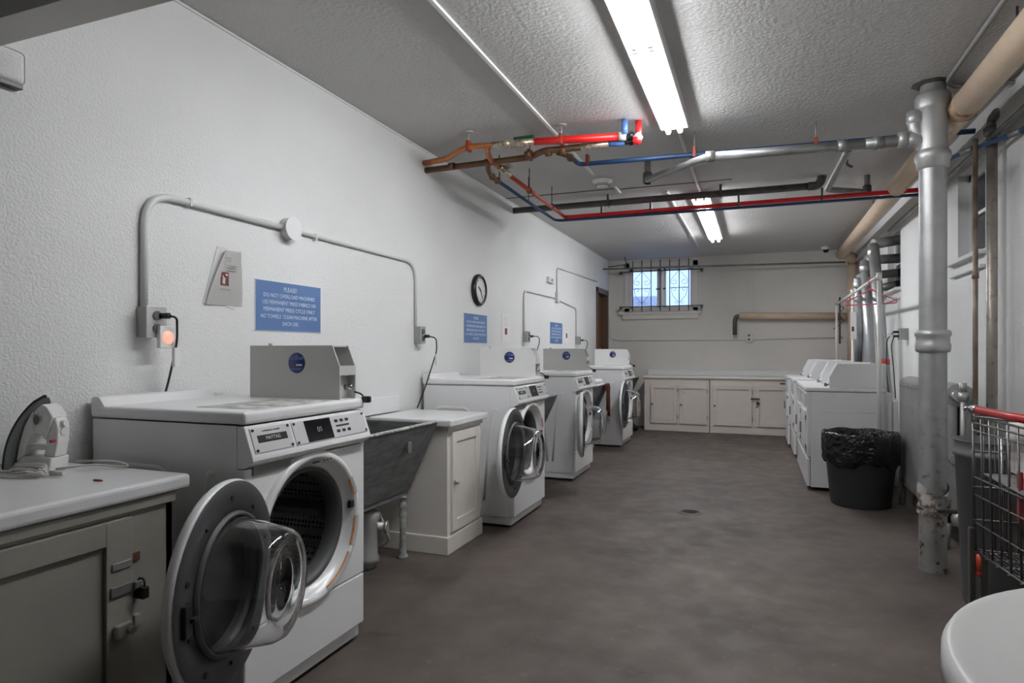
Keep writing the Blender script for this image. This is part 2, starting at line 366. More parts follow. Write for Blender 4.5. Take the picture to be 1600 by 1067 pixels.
# ------------------------------------------------------------------ fluorescent fixtures
def fixture(y0, y1, label):
    t = empty('ceiling_light', (-.488, y0, ZC), label, 'light')
    L = y1-y0
    MB().prism([(-.082, -.056), (.082, -.056), (.088, -.050), (.088, 0), (-.088, 0), (-.088, -.050)], 'y', 0, L).build('housing', M['white'], t)
    for q in (0, 1):
        a = q*L/2+.02; b = (q+1)*L/2-.02
        for s in (-1, 1):
            tb = MB().cyl((s*.036, a, -.074), (s*.036, b, -.074), .0150, seg=12).build('fluorescent_tube', M['tube'], t)
            for e in (a, b):
                MB().box(s*.036-.012, s*.036+.012, e-.008, e+.008, -.092, -.050, .002).build('lamp_holder', M['whitep'], t)
    return t
fixture(1.72, 4.16, 'twin-tube fluorescent ceiling light, the nearer and larger one above the first washers')
fixture(6.06, 8.48, 'twin-tube fluorescent ceiling light farther back, beyond the black overhead pipe')
tag(MB().box(-.495, -.475, 4.17, 6.05, ZC-.022, ZC, .004).build('conduit', M['whitep']), 'white painted conduit joining the two ceiling lights', 'conduit')

# ------------------------------------------------------------------ washers
def rrect(x0, x1, z0, z1, r, n=6):
    P = []
    for cx, cz, a in ((x1-r, z1-r, 0), (x0+r, z1-r, PI/2), (x0+r, z0+r, PI), (x1-r, z0+r, 1.5*PI)):
        for i in range(n+1): P.append((cx+r*math.cos(a+i*PI/2/n), cz+r*math.sin(a+i*PI/2/n)))
    return P
HW = .332; CZ = .55; SE = '-'
def padlock(parent, c, name='padlock'):
    x, y, z = c
    return MB().tube([(x-.012, y, z), (x-.012, y, z+.022), (x+.012, y, z+.022), (x+.012, y, z)], .003, seg=6, bend=.01).box(x-.02, x+.02, y-.011, y+.011, z-.034, z, .004).build(name, M['black'], parent)
def make_washer(W0):
    # carcass: open-front shell
    mb = MB()
    mb.box(-.69, -.03, -HW, -HW+.006, .065, .958).box(-.69, -.03, HW-.006, HW, .065, .958).box(-.69, -.684, -HW, HW, .065, .958)
    mb.box(-.69, -.03, -HW, HW, .065, .071)
    mb.build('body', M['white'], W0)
    # pressed ribs on the side panels
    for s in (-1, 1):
        y = s*(HW-.0228)
        m2 = MB().tube([(-.60, y, .17), (-.60, y, .80), (-.33, y, .80), (-.30, y, .62), (-.27, y, .17)], .026, seg=16, bend=.06)
        m2.tube([(-.22, y, .17), (-.18, y, .62), (-.15, y, .80), (-.12, y, .80)], .025, seg=16, bend=.06)
        m2.build('side_rib', M['white'], W0)
    # front panel with circular hole
    t = MB(); bm = t.bm; n = 64; R = .262; z0, z1 = .285, .818
    inn, out = [], []
    for i in range(n):
        a = 2*PI*i/n; c, s_ = math.cos(a), math.sin(a)
        inn.append(bm.verts.new((0, R*c, CZ+R*s_)))
        k = min(HW/abs(c) if abs(c) > 1e-6 else 9, ((z1-CZ) if s_ > 0 else (CZ-z0))/abs(s_) if abs(s_) > 1e-6 else 9)
        out.append(bm.verts.new((0, k*c, CZ+k*s_)))
    for i in range(n): bm.faces.new((inn[i], inn[(i+1) % n], out[(i+1) % n], out[i]))
    t.box(-.03, -.001, -HW, -HW+.012, z0, z1).box(-.03, -.001, HW-.012, HW, z0, z1)
    for cy in (-1, 1):
        for zz in (z0, z1):
            cz = z0 if zz == z0 else z1
            bm.faces.new([bm.verts.new(p) for p in ((0, cy*HW, cz), (0, cy*HW, CZ+(zz-CZ)*.985), (0, cy*HW*.985, cz))])
    t.build('front_panel', M['white'], W0)
    MB().lathe([(.283, -.004), (.281, .010), (.274, .018), (.262, .020), (.252, .014), (.240, -.006), (.222, -.030), (.214, -.034)], (0, 0, CZ), 'x', 72).build('porthole_ring', M['white'], W0)
    MB().lathe([(.218, -.034), (.218, -.022), (.205, -.024), (.196, -.045), (.190, -.075), (.194, -.085)], (0, 0, CZ), 'x', 64).build('door_gasket', M['rubber'], W0)
    dr = MB().lathe([(.192, -.085), (.245, -.10), (.25, -.50), (.24, -.53), (.02, -.545), (0.001, -.545)], (0, 0, CZ), 'x', 64).build('drum', M['drum'], W0)
    for a in (.5, 2.6, 4.7):
        ca, sa = math.cos(a), math.sin(a)
        MB().prism([(-.035, .25), (.035, .25), (.012, .19), (-.012, .19)], 'x', -.50, -.12, mtx=Matrix.Translation((0, 0, CZ)) @ Matrix.Rotation(a, 4, 'X')).build('drum_paddle', M['darkgrey'], dr)
    MB().lathe([(.200, -.088), (.205, -.092)], (0, 0, CZ), 'x', 64).build('drum_lip', M['chrome'], dr)
    # lower access panel, kick, feet
    MB().box(-.03, .002, -HW, HW, .075, .280, .006).build('lower_panel', M['white'], W0)
    MB().box(-.60, -.022, -HW+.004, HW-.004, .018, .085, .004).build('kick_plate', M['white'], W0)
    for x in (-.62, -.06):
        for y in (-.28, .28): MB().cyl((x, y, 0), (x, y, .03), .018, seg=12).build('foot', M['black'], W0)
    # fascia
    fp = MB().prism([(-.03, .957), (-.002, .957), (.034, .858), (.036, .846), (.028, .836), (-.004, .820), (-.03, .820)], 'y', -HW, HW, .003).build('control_panel', M['white'], W0)
    ang = math.atan2(.036, .099)
    def FM(y, zz, off=.001):     # on the sloping fascia, zz = distance below its top edge
        return Matrix.Translation((-.002+math.sin(ang)*zz+off*math.cos(ang), y, .957-math.cos(ang)*zz+off*math.sin(ang))) @ Matrix.Rotation(-ang, 4, 'Y')
    def plate(y0, y1, a, b, th, m, name, par):
        T = FM((y0+y1)/2, (a+b)/2); return MB().box(-th, th, -(y1-y0)/2, (y1-y0)/2, -(b-a)/2, (b-a)/2, th*.6, mtx=T).build(name, m, par)
    lp = plate(-.315, -.130, .010, .094, .0022, M['plate'], 'name_plate', W0)
    plate(-.292, -.152, .036, .062, .0032, M['black'], 'name_strip', lp)
    text('MAYTAG', .017, M['plate'], lp, FM(-.222, .049, .0048) @ face_px(0, 0, 0))
    text('COMMERCIAL LAUNDRY', .0075, M['darkgrey'], lp, FM(-.222, .024, .0036) @ face_px(0, 0, 0))
    for y in (-.305, -.14):
        for q in (.018, .086):
            MB().cyl(FM(y, q).translation, FM(y, q, .006).translation, .005, seg=8).build('screw', M['black'], lp)
    cp = plate(-.118, .315, .010, .094, .0022, M['plate'], 'display_plate', W0)
    plate(-.055, .095, .012, .092, .0034, M['black2'], 'display', cp)
    text('00', .028, M['midgrey'], cp, FM(.02, .052, .005) @ face_px(0, 0, 0))
    for i in range(3):
        for q in (.030, .070): plate(.118+i*.034, .138+i*.034, q-.006, q+.006, .005, M['black'], 'button', cp)
    plate(.120, .205, .046, .054, .0030, M['black'], 'button_legend', cp)
    for y in (-.108, .305):
        for q in (.018, .086): MB().cyl(FM(y, q).translation, FM(y, q, .006).translation, .005, seg=8).build('screw', M['black'], cp)
    # soap drawer slot
    MB().box(-.002, .008, -.30, -.12, .792, .832, .004).build('drawer_pull', M['midgrey'], W0)
    for y0, y1 in ((-.02, .02), (.045, .05), (.065, .07), (.085, .09)):
        MB().box(.0185, .0205, y0, y1, .789, .794).build('printed_mark', M['black'], W0)
    # labels round the porthole
    for a0, a1 in ((-1.30, -.62), (-.50, -.05), (.30, .60)):
        lb = MB().lathe([(.247, .0138), (.262, .0225), (.272, .0200)], (0, 0, CZ), 'x', 12, a0=a0, a1=a1).build('warning_label', M['plate'], W0)
        MB().lathe([(.2465, .0150), (.252, .0185)], (0, 0, CZ), 'x', 12, a0=a0, a1=a1).build('orange_strip', M['orange'], lb)
    MB().box(-.005, .012, .225, .252, CZ+.02, CZ+.05, .003).cyl((0, .235, CZ+.10), (.016, .235, CZ+.10), .006, seg=8).build('latch_socket', M['black'], W0)
    # lid
    ld = MB().box(-.70, .004, -HW-.004, HW+.002, .962, 1.003, .012, 3).build('lid', M['white2'], W0)
    ridge = [(-.70, .99), (-.70, 1.03), (-.685, 1.037), (-.66, 1.034), (-.635, 1.004), (-.62, .995)]
    MB().prism(ridge, 'y', -HW, .17, .003).build('rear_ridge', M['white2'], ld)
    MB().box(-.30, -.03, -.24, .16, 1.002, 1.0042).build('worn_label', mat('worn_label_print', (.60, .60, .57), .6, c2=(.30, .30, .28), noise=.08, nscale=14) if 'wl' not in M else M['wl'], ld)
    # coin box
    P = [(-.49, 1.003), (-.49, 1.222), (-.070, 1.222), (-.034, 1.135), (-.034, 1.003)]
    cb = MB().prism(P, 'y', .215, .221).prism(P, 'y', .321, .327).box(-.49, -.075, .221, .321, 1.216, 1.222).box(-.49, -.484, .221, .321, 1.003, 1.222)
    cb.box(-.15, -.14, .221, .321, 1.14, 1.216).box(-.15, -.034, .221, .321, 1.133, 1.139).box(-.075, -.068, .221, .321, 1.003, 1.133).box(-.06, -.034, .221, .321, 1.10, 1.133)
    c = cb.build('coin_box', M['box_metal'], W0)
    st = MB().lathe([(.0001, -.0012), (.042, -.0012), (.042, 0)], (-.245, .215, 1.150), 'y', 40).build('sticker', M['navy'], c)
    MB().cyl((-.43, .27, 1.222), (-.43, .27, 1.232), .008, seg=10).build('rivet', M['chrome'], c)
    MB().cyl((-.068, .30, 1.05), (-.03, .30, 1.05), .011, seg=12).build('lock_stud', M['chrome'], c)
    return c
def sticker_text(c):
    for z, w_, m in ((1.176, .040, 'navytxt'), (1.168, .052, 'navytxt'), (1.157, .062, 'navytxt'), (1.128, .052, 'navytxt'), (1.120, .044, 'navytxt')):
        text('-'*2, .001, M['navytxt'], c, face_my(0, 0, 0)) if 0 else None
    text('FOR\nCARD & COIN LAUNDRY\nPLEASE CALL SERVICE', .0068, M['navytxt'], c, face_my(-.245, .2132, 1.172), name='sticker_lettering')
    MB().box(-.247, -.217, .2128, .2136, 1.138, 1.145).build('sticker_bar', M['paper'], c)
    text('SERVICE NUMBER ON\nMACHINE LABEL', .0058, M['navytxt'], c, face_my(-.245, .2132, 1.124), name='sticker_lettering')
def make_door(W0, theta, tagged=False):
    """door hinged at local (0.05,-.283); rotated by -theta about the hinge. disc faces -x when closed"""
    h = .283
    d = MB().lathe([(.262, .028), (.277, .023), (.285, .012), (.286, .002), (.280, -.006), (.268, -.008)], (0, h, 0), 'x', 72).build('door', M['white'], W0)
    d.location = (.055, -h+.01, CZ); d.rotation_euler = (0, 0, -theta)
    MB().lathe([(.263, .029), (.23, .044), (.19, .050), (.12, .054), (.001, .055)], (0, h, 0), 'x', 64).build('door_cover', M['white'], d)
    MB().lathe([(.19, .034), (.0005, .036)], (0, h, 0), 'x', 48).build('dark_window', M['tint'], d)
    MB().lathe([(.281, -.0085), (.272, -.012), (.255, -.012), (.235, -.012), (.228, -.009), (.190, -.009), (.178, .020), (.172, .04)], (0, h, 0), 'x', 64).build('inner_rim', M['midgrey2'], d)
    MB().lathe([(.186, .0), (.180, -.03), (.168, -.09), (.156, -.15), (.143, -.172), (.128, -.178), (.112, -.170), (.104, -.158), (.09, -.154), (.0005, -.152),
                (.0005, -.148), (.088, -.149), (.100, -.152), (.110, -.164), (.127, -.171), (.139, -.166), (.150, -.147), (.162, -.09), (.174, -.03), (.180, .0)], (0, h, 0), 'x', 64).build('glass_bowl', M['bowl'], d)
    MB().lathe([(.197, -.010), (.193, -.022), (.184, -.020), (.184, -.005)], (0, h, 0), 'x', 64).build('glass_seal', M['rubber'], d)
    for k in range(10):
        a = 2*PI*k/10+.32; r = .225 if k % 2 else .238
        MB().cyl((-.009, h+r*math.cos(a), r*math.sin(a)), (-.015, h+r*math.cos(a), r*math.sin(a)), .0055 if k % 2 else .008, seg=8).build('screw', M['black'], d)
    MB().box(-.024, -.009, 2*h-.062, 2*h-.030, -.05, .03, .003).box(-.034, -.02, 2*h-.075, 2*h-.05, -.018, -.004, .003).build('door_latch', M['black'], d)
    MB().box(.002, .020, -.006, .02, -.08, .08, .003).build('hinge', M['chrome'], d)
    return d
M['midgrey2'] = mat('inner_door_grey', (.048, .048, .050), .45)
M['tint'] = mat('tinted_door_window', (.03, .03, .032), .25)
M['wl'] = mat('worn_label_print', (.60, .60, .57), .6, c2=(.30, .30, .28), noise=.08, nscale=14)
W1 = empty('washing_machine', (-1.53, 1.935, 0), 'white front-loading coin washer, the nearest and largest, its glass door swung fully open', 'washing machine', 'coin washers along the left wall')
cb1 = make_washer(W1); sticker_text(cb1)
washers = [W1]
for y, lab, dx in ((4.365, 'white coin washer with door open, standing right after the panelled white cabinet', 0),
               (6.035, 'white coin washer whose door is turned edge-on, third from the near end', -.03),
               (8.265, 'white coin washer farthest down the left wall, beside the brown doorway', -.03)):
    w2 = copy_tree(W1); w2.location = (-1.53+dx, y, 0); w2['label'] = lab; washers.append(w2)
for w_, th in zip(washers, (162, 175, 166, 178)):
    make_door(w_, math.radians(th))
# door tag on second washer
dd = [c for c in kids(washers[1]) if c.name.startswith('door') and not c.name.startswith('door_')][0]
MB().box(-.100, -.098, .25, .31, -.06, 0).build('paper_tag', M['paper'], dd) if 0 else None
# padlocks on the coin boxes, cover colours differ
M['box_white'] = mat('coin_box_white', (.72, .72, .70), .35)
for i, w_ in enumerate(washers):
    c = [k for k in kids(w_) if k.name.startswith('coin_box')][0]
    if i in (1, 3): c.data = c.data.copy(); c.data.materials[0] = M['box_white']
    p = MB().tube([(-.035, .318, 1.03), (-.010, .325, 1.022), (.0, .33, 1.012)], .004, seg=6).box(-.004, .034, .318, .342, .985, 1.012, .006).build('padlock', M['black'], c)

# ------------------------------------------------------------------ bench cabinet and countertop, near left
c = empty('base_cabinet', (-1.66, .10, 0), 'greige painted base cabinet with hasp and catch, at lower left under the near countertop', 'cabinet')
CR = M['greige']
B = MB(); B.box(-.57, 0, 0, .02, 0, .775).box(-.57, 0, 1.325, 1.345, 0, .775).box(-.57, -.55, 0, 1.345, 0, .775).box(-.57, 0, 0, 1.345, .0, .02)
B.box(-.02, 0, 0, 1.345, .735, .775).box(-.02, 0, 1.206, 1.345, 0, .735).box(-.02, 0, 0, .12, 0, .735)
B.build('body', CR, c)
MB().box(-.06, .012, 0, 1.35, .745, .775, .003).build('top_rail', CR, c)
dr = MB().box(-.014, .004, .122, 1.203, .055, .733, .001).build('door', CR, c)
MB().box(.004, .016, .125, .225, .055, .733, .002).box(.004, .016, 1.125, 1.203, .055, .733, .002).box(.004, .016, .225, 1.125, .668, .733, .002).box(.004, .016, .225, 1.125, .055, .13, .003).build('door_frame', CR, dr)
MB().box(.016, .020, 1.140, 1.197, .596, .616, .001).build('bare_plate', M['galv'], dr)
MB().box(.001, .005, 1.205, 1.235, .602, .625, .001).build('rusty_plate', M['rustbrown'], c)
MB().box(.016, .022, 1.135, 1.210, .525, .553, .002).box(.02, .03, 1.200, 1.222, .53, .55, .003).build('hasp', M['greypipe'], dr)
padlock(c, (.022, 1.225, .530))
MB().box(.016, .035, 1.142, 1.192, .41, .447, .005).cyl((.03, 1.180, .427), (.05, 1.180, .427), .011, seg=12).build('catch', CR, dr)
MB().box(.0, .02, 1.206, 1.226, .415, .453, .003).build('catch_keeper', CR, c)
tag(MB().box(XL+.005, -1.635, .10, 1.495, .777, .822, .012, 3).build('countertop', M['laminate']), 'white laminate countertop with rounded edge at left, holding the steam iron', 'countertop')
tag(MB().box(-1.80, -1.775, 1.30, 1.308, .822, .827).box(-1.776, -1.768, 1.302, 1.306, .822, .826).build('wood_scrap', M['rustred']), 'tiny rust-brown scrap lying on the near white countertop', 'scrap')
# iron
ir = empty('steam_iron', (-2.10, 1.345, .822), 'white and grey steam iron standing upright on its heel on the near countertop', 'iron', rz=math.radians(12))
def iron_half(z, s=1): # half-width of sole at height z
    t = z/.245; return .055*math.sqrt(max(0, 1-t**2.2))*1.0+.002
def soleshape(x, th, sc_, z1):
    P = []
    for i in range(13): z = z1*i/12; P.append((iron_half(z)*sc_, z))
    return P+[(-a, b) for a, b in P[::-1]]
lean = lambda z: -.078+.095*(z/.243)**2.3
def curved_plate(x_off, th, scl, z1, name, m):
    t = bmesh.new(); rows = []
    for i in range(15):
        z = .004+(z1-.004)*i/14; hw = iron_half(z*.245/z1)*scl; x = lean(z)+x_off
        rows.append([t.verts.new((x, -hw, z)), t.verts.new((x+th, -hw*.95, z)), t.verts.new((x+th, hw*.95, z)), t.verts.new((x, hw, z))])
    for i in range(14):
        for j in range(4): t.faces.new((rows[i][j], rows[i][(j+1) % 4], rows[i+1][(j+1) % 4], rows[i+1][j]))
    t.faces.new(rows[0]); t.faces.new(rows[-1]); bmesh.ops.recalc_face_normals(t, faces=t.faces[:])
    mb = MB(); mb._merge(t, False); return mb.build(name, m, ir)
curved_plate(0, .006, 1, .240, 'soleplate', M['black'])
curved_plate(.007, .016, .98, .232, 'heat_shield', M['midgrey'])
q_ = lambda L: [((X-335)*.000346, (902-Y)*.000346) for X, Y in L]
curved_plate(.024, .006, .50, .198, 'water_tank', M['whitep'])
outer = [(185, 800), (215, 640), (270, 480), (350, 350), (430, 285), (480, 310), (545, 400), (582, 500), (578, 620), (548, 760), (528, 880), (490, 900), (185, 900)]
inner = [(260, 752), (285, 660), (320, 570), (365, 532), (420, 550), (458, 610), (455, 680), (430, 752)]
MB().prism(q_(outer+[outer[0]]+[(260, 753)]+inner[::-1]+[inner[0]][:0]), 'y', -.030, .030).build('body_shell', M['whitep'], ir) if 0 else None
bs = MB()
for L_, hw_ in zip(([outer[0], outer[1], outer[2], outer[3], inner[3], inner[2], inner[1], inner[0]], [outer[3], outer[4], outer[5], outer[6], inner[5], inner[4], inner[3]],
           [outer[6], outer[7], outer[8], outer[9], inner[7], inner[6], inner[5]], [outer[9], outer[10], outer[11], outer[12], outer[0], inner[0], inner[7]]), (.034, .028, .022, .034)):
    bs.prism(q_(L_), 'y', -hw_, hw_, .004)
bs.build('handle', M['whitep'], ir)
MB().box(-.055, .062, -.045, .045, .0, .035, .010).build('heel', M['whitep'], ir)
MB().box(-.02, .04, -.020, .020, .07, .085, .003).build('cord_wrap', M['whitep'], ir)
MB().cyl((.06, 0, .150), (.094, 0, .153), .010, seg=12).cyl((.06, 0, .13), (.088, 0, .128), .013, seg=12).build('steam_button', M['whitep'], ir)
MB().box(.068, .078, -.037, -.020, .096, .104, .002).build('red_light', M['redcart'], ir)
MB().sphere((.02, -.034, .165), .010, 1, .3, 1.6).build('badge', M['darkgrey'], ir)
rp = []
for k in range(90):
    a = k/90*2*PI*4.5
    rp.append((-2.09+.02*math.sin(k*.7)+(.10+.015*math.sin(k*.31))*math.cos(a)*(1.0 if math.cos(a) < 0 else 1.0), 1.315+.03*math.sin(a)-.045+.008*math.sin(k*.5), .828+.020*(k/90)+.004*math.sin(k)))
tag(MB().tube(rp, .0034, seg=6).tube([(-2.02, 1.34, .835), (-1.97, 1.42, .84), (-1.92, 1.46, .83), (-1.88, 1.485, .828), (-1.93, 1.47, .845), (-2.02, 1.40, .85)], .0036, seg=6, bend=.03)
    .cyl((-1.985, 1.30, .832), (-1.945, 1.315, .832), .008, seg=8).build('iron_cord', M['cord']), 'coiled off-white power cord lying round the steam iron', 'cord')

# ------------------------------------------------------------------ slate sinks
def sink(y0, y1, label, group='slate laundry sinks'):
    t = empty('laundry_sink', (-1.72, y0, 0), label, 'sink', group); L = y1-y0
    xo, zt, zb = 0, .79, .385; xb = -.50
    # sloping front slab, back, ends, bottom, all real slabs
    MB().prism([(xo, zt), (xo-.032, zt), (xo-.225, zb), (xo-.19, zb)], 'y', 0, L, .002).build('front_slab', M['slate'], t)
    MB().box(xb, xb+.03, 0, L, zb, zt, .002).build('back_slab', M['slate'], t)
    for y in (.002, L-.032): MB().prism([(xo-.005, zt-.004), (xb, zt-.004), (xb, zb), (xo-.195, zb)], 'y', y, y+.03, .002).build('end_slab', M['slate'], t)
    MB().box(xb, xo-.20, 0, L, zb-.03, zb+.003, .002).build('bottom_slab', M['slate'], t)
    MB().box(xo-.030, xo+.003, -.0, L, zt-.004, zt+.006, .003).box(xb, xb+.03, 0, L, zt, zt+.006).build('rim_paint', M['rim'], t)
    # turned cast legs
    prof = [(.001, .0), (.032, .0), (.032, .012), (.020, .03), (.024, .05), (.018, .07)]
    for k in range(8): prof += [(.021, .085+k*.018), (.015, .094+k*.018)]
    prof += [(.022, .24), (.024, .26), (.014, .28), (.022, .295), (.022, .31), (.014, .325), (.020, .345), (.030, .354), (.001, .355)]
    for y in (.07, L-.06):
        MB().lathe(prof, (xo-.20, y, 0), 'z', 14).build('leg', M['silver2'], t)
    return t
M['silver2'] = mat('painted_cast_leg', (.42, .42, .41), .45, metal=.2, c2=(.26, .25, .24), noise=.15, nscale=30)
s1 = sink(2.36, 3.30, 'dark slate laundry sink with sloping front, between the nearest washer and the panelled cabinet')
MB().box(-.055, -.045, .64, .68, .66, .72, .002, mtx=Matrix.Translation((.022, 0, -.01))).build('patch', M['greypipe'], s1)
sink(4.74, 5.66, 'dark slate laundry sink whose pointed end shows between the second and third washers')
s3 = sink(6.46, 7.87, 'grey slate laundry sink carrying a brown cloth, between third and fourth washers')
sink(8.66, 10.05, 'dark slate laundry sink past the farthest washer, beside the white end cabinets')
# drain pipework beneath first sink
t = empty('drain_pipe', (-2.02, 3.02, 0), 'grey painted waste pipe with trap standing under the nearest slate sink', 'pipe')
MB().lathe([(.001, .0), (.07, .0), (.07, .03), (.062, .05), (.062, .22), (.072, .24), (.072, .28), (.03, .30), (.001, .30)], (0, 0, .03), 'z', 24).cyl((0, 0, 0), (0, 0, .06), .05).build('trap_body', M['galv2'] if 'galv2' in M else M['silver'], t)
MB().cyl((.0, .03, .22), (.085, .055, .22), .03, seg=6).cyl((.085, .055, .22), (.10, .06, .22), .036, seg=6).build('union_nut', M['silver'], t)
MB().tube([(-.02, .04, .32), (.01, .10, .30), (.02, .16, .17), (.0, .24, .08), (-.08, .26, .03)], .010, seg=10, bend=.05).build('hose', M['pvc'], t)
# towel, white bundle
tw = MB(); t_ = tw.bm; rows = []
for i in range(15):
    f = i/14; z = .80-.385*f if i > 0 else .803; row = []
    for j in range(15):
        g_ = j/14; y = .0+.30*(g_-.5)*(1-.45*f)+.02*f; x = .010+.012*math.sin(g_*17+f*2)*(.4+f)+.0*f+.006
        if i == 0: x -= .015
        zz = z-.05*f*(abs(g_-.75)*-1+.5)*1.2 + (.0 if f < .5 else (.10*(abs(g_-.7)))*f)
        row.append(t_.verts.new((x, y, zz)))
    rows.append(row)
for i in range(14):
    for j in range(14):
        f = t_.faces.new((rows[i][j], rows[i][j+1], rows[i+1][j+1], rows[i+1][j])); f.smooth = True
bmesh.ops.solidify(t_, geom=t_.faces[:], thickness=.006)
o = tw.build('towel', M['towel'], None, (-1.712, 7.70, 0)); tag(o, 'rust-brown cloth hanging over the front of the sink before the last washer', 'towel')
tag(MB().tube([(-1.78, 7.28, .835), (-1.76, 7.38, .842), (-1.76, 7.50, .838), (-1.77, 7.60, .832)], .030, seg=12, bend=.05).box(-1.82, -1.715, 7.22, 7.62, .797, .808, .003).build('rolled_cloth', M['paper']), 'white rolled cloth on the sink rim beside the brown cloth', 'cloth')
# backsplash above sink 1
tag(MB().box(XL+.002, XL+.022, 2.36, 3.72, .80, .905, .004).build('backsplash', M['laminate']), 'white backsplash board on the wall behind the nearest sink and cabinet', 'backsplash')

# ------------------------------------------------------------------ panelled cabinet 2
c = empty('panelled_cabinet', (-1.70, 3.36, 0), 'cream cabinet with one panelled door and plinth, between the first sink and the second washer', 'cabinet')
MB().box(-.53, 0, .015, .495, .10, .752, .002).build('body', M['cream'], c)
MB().box(-.53, .012, 0, .505, 0, .105, .005).build('plinth', M['worn2'] if 'worn2' in M else M['cream'], c)
MB().box(-.03, .010, .012, .51, .725, .752, .003).build('cornice', M['cream'], c)
dr = MB().box(.0, .008, .055, .455, .125, .715, .001).build('door', M['cream'], c)
MB().box(.008, .018, .055, .115, .125, .715, .002).box(.008, .018, .395, .455, .125, .715, .002).box(.008, .018, .115, .395, .655, .715, .002).box(.008, .018, .115, .395, .125, .19, .002).build('door_frame', M['cream'], dr)
MB().box(.016, .024, .062, .085, .40, .43, .003).cyl((.02, .080, .415), (.045, .080, .415), .010, seg=12).build('latch', M['silver'], dr)
for z in (.18, .64): MB().box(.016, .021, .452, .462, z, z+.055, .001).build('hinge', M['cream'], dr)
tag(MB().box(XL+.03, -1.655, 3.335, 3.885, .755, .797, .010, 3).build('countertop', M['laminate']), 'white laminate countertop over the single-door panelled cabinet', 'countertop')
tag(MB().prism([(-2.2, .799), (-1.76, .799), (-1.76, .801), (-2.2, .801)], 'y', 3.35, 3.40).build('edge_strip', M['laminate']), 'thin white edging on the single-door cabinet top', 'strip') if 0 else None

# ------------------------------------------------------------------ back cabinets
def back_cab(x0, x1, doors, label):
    c = empty('low_cabinet', (x0, 9.80, 0), label, 'cabinet', 'worn white cabinets along the back wall'); W = x1-x0
    MB().box(0, W, 0, .48, .09, .785, .003).build('body', M['worn'], c)
    MB().box(.0, W, -.014, .48, 0, .10, .004).build('plinth', M['worn'], c)
    for a, b in doors:
        a -= x0; b -= x0
        dr = MB().box(a, b, -.018, -.006, .115, .695, .001).build('door', M['worn'], c)
        MB().box(a, a+.05, -.034, -.018, .115, .695, .002).box(b-.05, b, -.034, -.018, .115, .695, .002).box(a+.05, b-.05, -.034, -.018, .64, .695, .002).box(a+.05, b-.05, -.034, -.018, .115, .175, .002).build('door_frame', M['worn'], dr)
        for z in (.19, .58): MB().box(b+.002, b+.012, -.02, -.002, z, z+.05).build('hinge', M['greypipe'], dr)
        MB().box(a+.005, a+.035, -.042, -.034, .385, .415, .002).cyl((a+.02, -.04, .40), (a+.02, -.055, .40), .009, seg=10).build('latch', M['greypipe'], dr)
    return c
back_cab(-1.60, -.655, ((-1.50, -1.115), (-1.075, -.69)), 'worn cream low cabinet with two equal doors, left end of the back wall run')
c = back_cab(-.645, 1.30, ((-.60, -.07), (-.02, .46), (.52, .98)), 'worn cream low cabinet with hasp between its doors, right unit of the back wall run')
MB().box(.56, .68, -.042, -.034, .50, .525, .002).build('hasp', M['iron'], c); padlock(c, (.655, -.055, .47))
MB().box(.95, 1.2, -.012, .0, .725, .745).build('slot', M['black'], c)
t = empty('counter', (-1.62, 9.77, .787), 'long off-white counter on top of the two back wall cabinets', 'countertop')
MB().box(0, 2.93, 0, .53, 0, .035, .008).build('worktop', M['pinkwhite'], t)
MB().box(.0, 2.93, .490, .528, .035, .112, .004).build('upstand', M['laminate'], t)

# ------------------------------------------------------------------ dryers
def make_dryer():
    D = empty('tumble_dryer', (.40, 6.39, 0), 'white coin dryer nearest the camera, right behind the black-lined bin', 'dryer', 'coin dryers along the right side')
    h = .335
    MB().box(.036, .60, -h, h, .03, .847, .003).build('body', M['white'], D)
    MB().box(.0, .031, -h, h, .285, .847, .006).build('front_panel', M['white'], D)
    MB().box(-.004, .027, -h, h, .035, .276, .008).box(.031, .04, -h+.004, h-.004, .03, .84).build('lower_panel', M['white'], D)
    dd_ = MB().box(-.014, .0, -.25, .22, .32, .68, .006).build('door', M['white'], D)
    MB().box(-.030, -.014, .16, .19, .44, .54, .004).build('door_handle', M['midgrey'], dd_)
    for z in (.37, .62): MB().box(-.012, .004, -.275, -.25, z-.02, z+.02, .002).build('hinge', M['chrome'], dd_)
    MB().box(-.008, .0, -.29, .29, .72, .83, .003).build('control_panel', M['plate'], D)
    ld = MB().box(-.012, .60, -h-.003, h+.003, .852, .885, .008, 3).build('lid', M['white2'], D)
    P = [(.175, .885), (.175, .975), (.235, 1.092), (.60, 1.092), (.60, .885)]
    cb_ = MB().prism(P, 'y', -h, -h+.16, .003).build('coin_box', M['white'], D)
    MB().cyl((.20, -h+.03, .915), (.150, -h+.03, .915), .013, seg=12).box(.135, .16, -h+.01, -h+.05, .895, .925, .006).build('lock', M['chrome'], cb_)
    MB().sphere((.5, -h+.08, 1.092), .008).build('rivet', M['chrome'], cb_)
    MB().box(.60, .64, -h+.01, h-.01, .03, .85, .006).build('back_panel', M['white'], D)
    MB().box(.64, .70, -h+.05, h-.05, .06, .80, .025, 3).build('exhaust_cover', M['white'], D)
    m2 = MB()
    for z in (.16, .68): m2.tube([(.12, -h, z), (.52, -h, z)], .003, seg=6)
    m2.build('side_rib', M['white'], D)
    for x in (.07, .55):
        for y in (-.28, .28): MB().cyl((x, y, 0), (x, y, .04), .02, seg=10).build('foot', M['black'], D)
    return D
D1 = make_dryer()
for y, dx, lab in ((7.075, 0, 'white coin dryer directly behind the nearest dryer'),
                   (8.165, -.012, 'white coin dryer third from the camera, after a narrow gap'),
                   (8.99, -.04, 'white coin dryer farthest back, before the low back wall cabinets')):
    q = copy_tree(D1); q.location = (.40+dx, y, 0); q['label'] = lab

